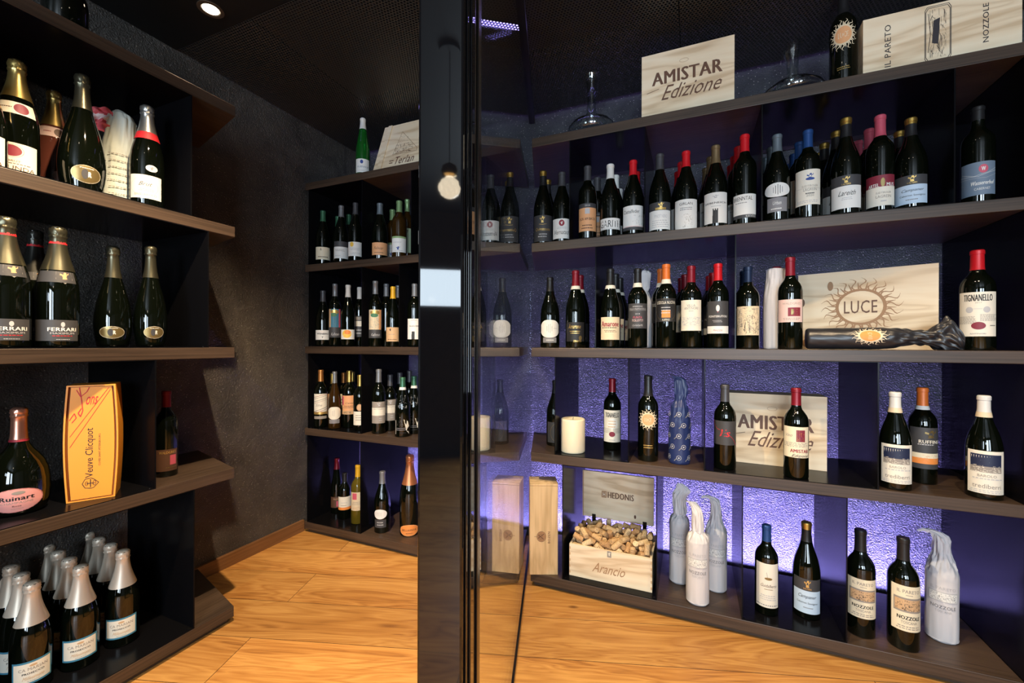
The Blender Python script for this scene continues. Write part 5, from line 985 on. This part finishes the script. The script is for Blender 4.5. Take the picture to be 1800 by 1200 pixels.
# navy wrapped bottle
z4 = ZS[3] + .0008; p = wpos(1194, 817, .042, z4); H = topz(p, 1194, 661) - z4
rs = []; rnd = random.Random(8)
for r_ in range(5):
    for c_ in range(3):
        x_ = -.75 + c_ * .72 + (r_ % 2) * .3; y_ = .08 + r_ * .2
        rs += [('O', x_, y_, .15, .045, .0016, 'lgrey'), ('E', x_, y_, .05, .016, 'lgrey'), ('L', [(x_ - .3, y_ - .06), (x_ - .14, y_ - .01)], .003, 'grey')]
wrap('wrapped_bottle', 'bottle in navy blue patterned paper with twisted top', p, wface(p), body(.041, .93) + [(.225, 0, 0, .030, .030, .09), (.252, .003, 0, .019, .017, .13), (.272, .006, 0, .021, .016, .15), (.292, .006, 0, .024, .013, .15), (H - .014, .002, 0, .020, .008, .12), (H - .004, -.010, 0, .016, .004, .1), (H, -.024, 0, .006, .002, .03)], (0.018, 0.032, 0.12), .4, els=rs, ew=(.01, .225, .0425, 80), seed=6)
# white wrapped with red capsule showing, middle shelf
z2 = ZS[2] + .0008
p = at_y(1363, 540, YF + .13); p.z = z2; H = topz(p, 1364, 472) - z2
w1 = wrap('wrapped_bottle', 'bottle in plain white paper with red cap showing, behind the pinkish label bottle', p, wface(p), [(0, 0, 0, .038, .038, .01), (.005, 0, 0, .040, .040, .01), (.15, 0, 0, .040, .040, .012), (.20, 0, 0, .039, .039, .03), (.24, 0, 0, .034, .034, .05), (.265, .0, 0, .031, .031, .06), (H - .006, .0, 0, .031, .028, .06), (H - .002, .0, 0, .030, .027, .05)], TIS, seed=9, mt=tm)
m = MB(); m.lathe([(.014, H - .006), (.0155, H - .004), (.0155, H + .004), (.014, H + .006), (.004, H + .0065)], capmat('dkred'), 24, off=(.004, 0, 0)); m.build('capsule', w1)
p = at_y(1131, 540, YF + .19); p.z = z2 + .0025; H = topz(p, 1136, 476) - p.z
wrap('wrapped_bottle', 'bottle in flared white tissue behind the tall charcoal labelled one', p, wface(p), [(0, 0, 0, .038, .038, .01), (.005, 0, 0, .040, .040, .01), (.15, 0, 0, .040, .040, .015), (.19, 0, 0, .038, .038, .05), (.225, 0, 0, .026, .026, .09), (.245, -.004, 0, .022, .020, .12), (.262, -.006, 0, .030, .018, .16), (H - .012, -.004, 0, .033, .014, .16), (H, .004, 0, .016, .008, .12)], TIS, seed=10, mt=tm)
# left rack: white printed paper with red tissue tail
p = at_x(207, 260, XF - .155); p.z = ZS[1] + .0034; H = topz(p, 212, 196) - p.z
w2 = wrap('wrapped_bottle', 'bottle in white printed paper with crumpled red tissue beside it, left rack', p, wface(p), [(0, 0, 0, .038, .038, .01), (.006, 0, 0, .041, .041, .01), (.12, 0, 0, .042, .042, .02), (.19, .002, 0, .044, .040, .04), (.235, .006, 0, .040, .034, .06), (H - .03, .010, 0, .034, .026, .08), (H - .012, .008, 0, .028, .020, .08), (H, .004, 0, .012, .010, .04)], (0.60, 0.66, 0.62), els=[('D', -.6, .9, .02 + k * .12, .06 + k * .12, 1, 'fade') for k in range(8)], ew=(.01, .19, .0445, 60), seed=12)
vs = []; fs = []; n_ = 26
for i in range(n_):
    for j in range(n_):
        u, v = i / (n_ - 1), j / (n_ - 1)
        x = -.005 - .088 * u + .010 * math.sin(v * 5); zv = H - .012 - .085 * v * (1 - .25 * u) + .012 * math.sin(u * 4) - .01 * u
        yv = -.012 + .022 * noise.noise(Vector((u * 5, v * 5, 3))) + .012 * math.sin(u * 17 + v * 9) * .5 + .02 * u
        vs.append((x, yv, zv))
for i in range(n_ - 1):
    for j in range(n_ - 1): fs.append((i * n_ + j, i * n_ + j + 1, (i + 1) * n_ + j + 1, (i + 1) * n_ + j))
m = MB(); mr = mat('red_tissue', (0.62, 0.10, 0.12), .6); mw_ = mat('pale_tissue', (0.75, 0.62, 0.62), .6)
m.add(vs, fs, mr, True); o = m.build('tissue_tail', w2)
o.data.materials.append(mw_)
for k, poly in enumerate(o.data.polygons):
    j = k % (n_ - 1); i = k // (n_ - 1)
    if 10 < j + i * .3 < 15: poly.material_index = 1
so = o.modifiers.new('thick', 'SOLIDIFY'); so.thickness = .0012
# bottle lying in black paper
pl = at_y(1417, 596, YF + .045); pr_ = at_y(1692, 596, YF + .02)
L = pr_.x - pl.x; zc = ZS[2] + .0375
rot = Matrix.Rotation(R(90), 4, 'Y')
ly = empty('wrapped_bottle', (pl.x, pl.y, ZS[2] + .001), -math.atan2(pl.y - pr_.y, L), 'bottle lying on its side in crumpled black paper with sun emblem', 'wrapped bottle')
rnd = random.Random(4); ph = [rnd.uniform(0, 6.28) for _ in range(6)]
RG = [(0, 0, .033, .033, .01), (.012, 0, .0365, .0365, .01), (.30, 0, .0365, .0365, .01), (.50, 0, .0365, .0365, .015), (.58, .001, .034, .034, .04), (.66, .003, .026, .027, .10), (.74, .003, .021, .022, .16), (.82, .0, .025, .023, .2), (.87, .004, .040, .024, .25), (.92, .006, .050, .022, .28), (.96, -.004, .038, .024, .30), (.99, -.020, .026, .022, .3), (1.0, -.028, .010, .010, .2)]
vs = []; fs = []; n = 110; seg = 72
for k in range(n + 1):
    u = k / n
    for (a_, b_) in zip(RG[:-1], RG[1:]):
        if a_[0] <= u <= b_[0]: break
    f = (u - a_[0]) / (b_[0] - a_[0]); zc_, rz_, ry_, am = [a_[q] + (b_[q] - a_[q]) * f for q in (1, 2, 3, 4)]
    for j in range(seg):
        a = 2 * PI * j / seg
        w_ = am * (.5 * math.sin(7 * a + ph[0] + u * 30) + .4 * math.sin(11 * a + ph[1] - u * 44) + .3 * math.sin(4 * a + ph[2] + u * 25)) + noise.noise(Vector((math.cos(a) * 2, math.sin(a) * 2, u * 22))) * am * 1.4
        vs.append((u * L + am * .02 * math.sin(3 * a + ph[3]), ry_ * (1 + w_) * math.cos(a), .0375 + zc_ + rz_ * (1 + w_) * math.sin(a)))
for k in range(n):
    for j in range(seg): fs.append((k * seg + j, k * seg + (j + 1) % seg, (k + 1) * seg + (j + 1) % seg, (k + 1) * seg + j))
fs.append(tuple(reversed(range(seg)))); fs.append(tuple(n * seg + j for j in range(seg)))
vs = [(x, y, z if (x > L * .85 and y < -.032) else max(z, .0006)) for x, y, z in vs]
m = MB(); m.add(vs, fs, mat('black_paper', (0.022, 0.022, 0.026), .33), True)
D = Dec(lambda u, v, h: (L * .42 + u, -(.0368 + h) * math.cos(v / .0368 + .25), .0375 + (.0368 + h) * math.sin(v / .0368 + .25)), .052, .07, -.035, m, step=.004)
D.run([('S', 0, .5, 1.0, .5, 'paper', 'orange', 30), ('TV', 'LUCE', 0, .5, .34, .22, 'paper')])
m.build('paper_wrap', ly, sharp=80)
# sun bottle standing on top of the right rack
bt('B', 0, 1482, -12, 'bord', 'black', [(33, 90, 66, None, [('S', 0, .5, 1.0, .5, 'paper', 'peach', 30), ('T', 'LUCE', 0, .5, .17, .62, 'cream')]), (114, 125, 50, None, [('D', -.6, .6, .2, .8, 2, 'gold')])], 'black bottle with painted sun on top of the rack beside the long crate', d=.085, capf=.24)
# ================================================================ candle and decanters
z4 = ZS[3] + .0035; p = wpos(1007, 798, .053, z4); H = topz(p, 1007, 735) - z4
cd = empty('pillar_candle', p, 0, 'thick ivory pillar candle with short black wick', 'candle')
M_wax = mat('ivory_wax', (0.80, 0.71, 0.54), 0.5, 0, **{'Subsurface Weight': 0.35, 'Subsurface Scale': 0.02, 'Subsurface Radius': (1, .7, .4)})
m = MB(); m.lathe([(.050, 0), (.052, .002), (.0525, .006), (.0525, H - .006), (.051, H - .002), (.048, H), (.030, H - .002), (.008, H - .005), (.0005, H - .006)], M_wax, 56); m.build('wax_body', cd)
m = MB(); m.tube([(0, 0, H - .007), (0, 0, H), (.002, 0, H + .005)], .0012, M_ink, 8); m.build('wick', cd)
def decanter(px, d, top, prof, label, slant=0):
    p = at_y(px, top, YF + d); H_ = p.z - ZS[0]; p.z = ZS[0] + .0008
    r = empty('glass_decanter', p, 0, label, 'decanter', 'clear glass decanters')
    m = MB(); full = [(a, b * H_) for a, b in prof]
    inner = [(max(a - .0022, .0004), b * H_ + (.004 if b < .1 else 0)) for a, b in reversed(prof)]
    k0 = len(m.v); m.lathe(full + inner, M_dec, 48, close=False)
    if slant:
        m.v = [(x, y, z + slant * x * max(0, (z / H_ - .7) / .3)) for x, y, z in m.v]
    m.build('glass_body', r, sharp=70)
decanter(1040, .115, 134, [(.0005, 0), (.06, .0), (.095, .04), (.107, .10), (.105, .17), (.090, .24), (.060, .30), (.034, .35), (.024, .40), (.021, .48), (.020, .70), (.024, .86), (.032, .96), (.038, 1.0)], 'wide based clear glass decanter with straight flared neck, left on the rack top')
decanter(1393, .12, 78, [(.0005, 0), (.06, .0), (.095, .05), (.106, .12), (.100, .20), (.080, .28), (.050, .34), (.028, .40), (.022, .46), (.019, .60), (.020, .72), (.027, .84), (.030, .94), (.027, 1.0)], 'clear glass decanter with slanted lip beside the sun bottle', slant=.35)
# ================================================================ pendant lamp behind the viewer, seen in the post
d = ray(790, 322); pn = -GD.normalized(); c0 = Vector((GP.x, GP.y, 0)) + GD.normalized() * -1.3128
t_ = ((c0.x) * pn.x + (c0.y) * pn.y) / (d.x * pn.x + d.y * pn.y); hit = Vector((d.x * t_, d.y * t_, CAMZ + d.z * t_))
rv = d - 2 * (d.dot(pn)) * pn; lp = hit + rv * 1.22
pd = empty('pendant_lamp', (lp.x, lp.y, lp.z), 0, 'clear faceted glass globe pendant lamp with brass cap, mirrored in the post', 'pendant lamp')
M_gl2 = mat('lamp_glow_glass', (1, .9, .75), .05, 0, **{'Emission Color': (1, .85, .62, 1), 'Emission Strength': 9.0})
m = MB()
def facet(r, z, a): return r * (1 + .06 * (1 if int(a / (2 * PI) * 16 + (z * 120)) % 2 else -1))
m.lathe([(.004, -.066)] + [(.045 * math.sin(PI * k / 10), -.02 - .045 * math.cos(PI * k / 10)) for k in range(1, 10)] + [(.016, .027)], M_gl2, 32, rfun=facet, smooth=False); m.build('glass_globe', pd)
m = MB(); m.lathe([(.016, .028), (.030, .034), (.036, .052), (.030, .072), (.012, .084), (.004, .088)], mat('brass', (.5, .3, .1), .2, 1.0), 32); m.build('brass_cap', pd)
m = MB(); m.tube([(0, 0, .086), (0, 0, CEIL - lp.z - .012)], .0018, M_ink, 8); m.build('cord', pd)
m = MB(); m.lathe([(.045, CEIL - lp.z - .014), (.045, CEIL - lp.z - .001)], M_blackpaint, 32); m.build('ceiling_rose', pd)
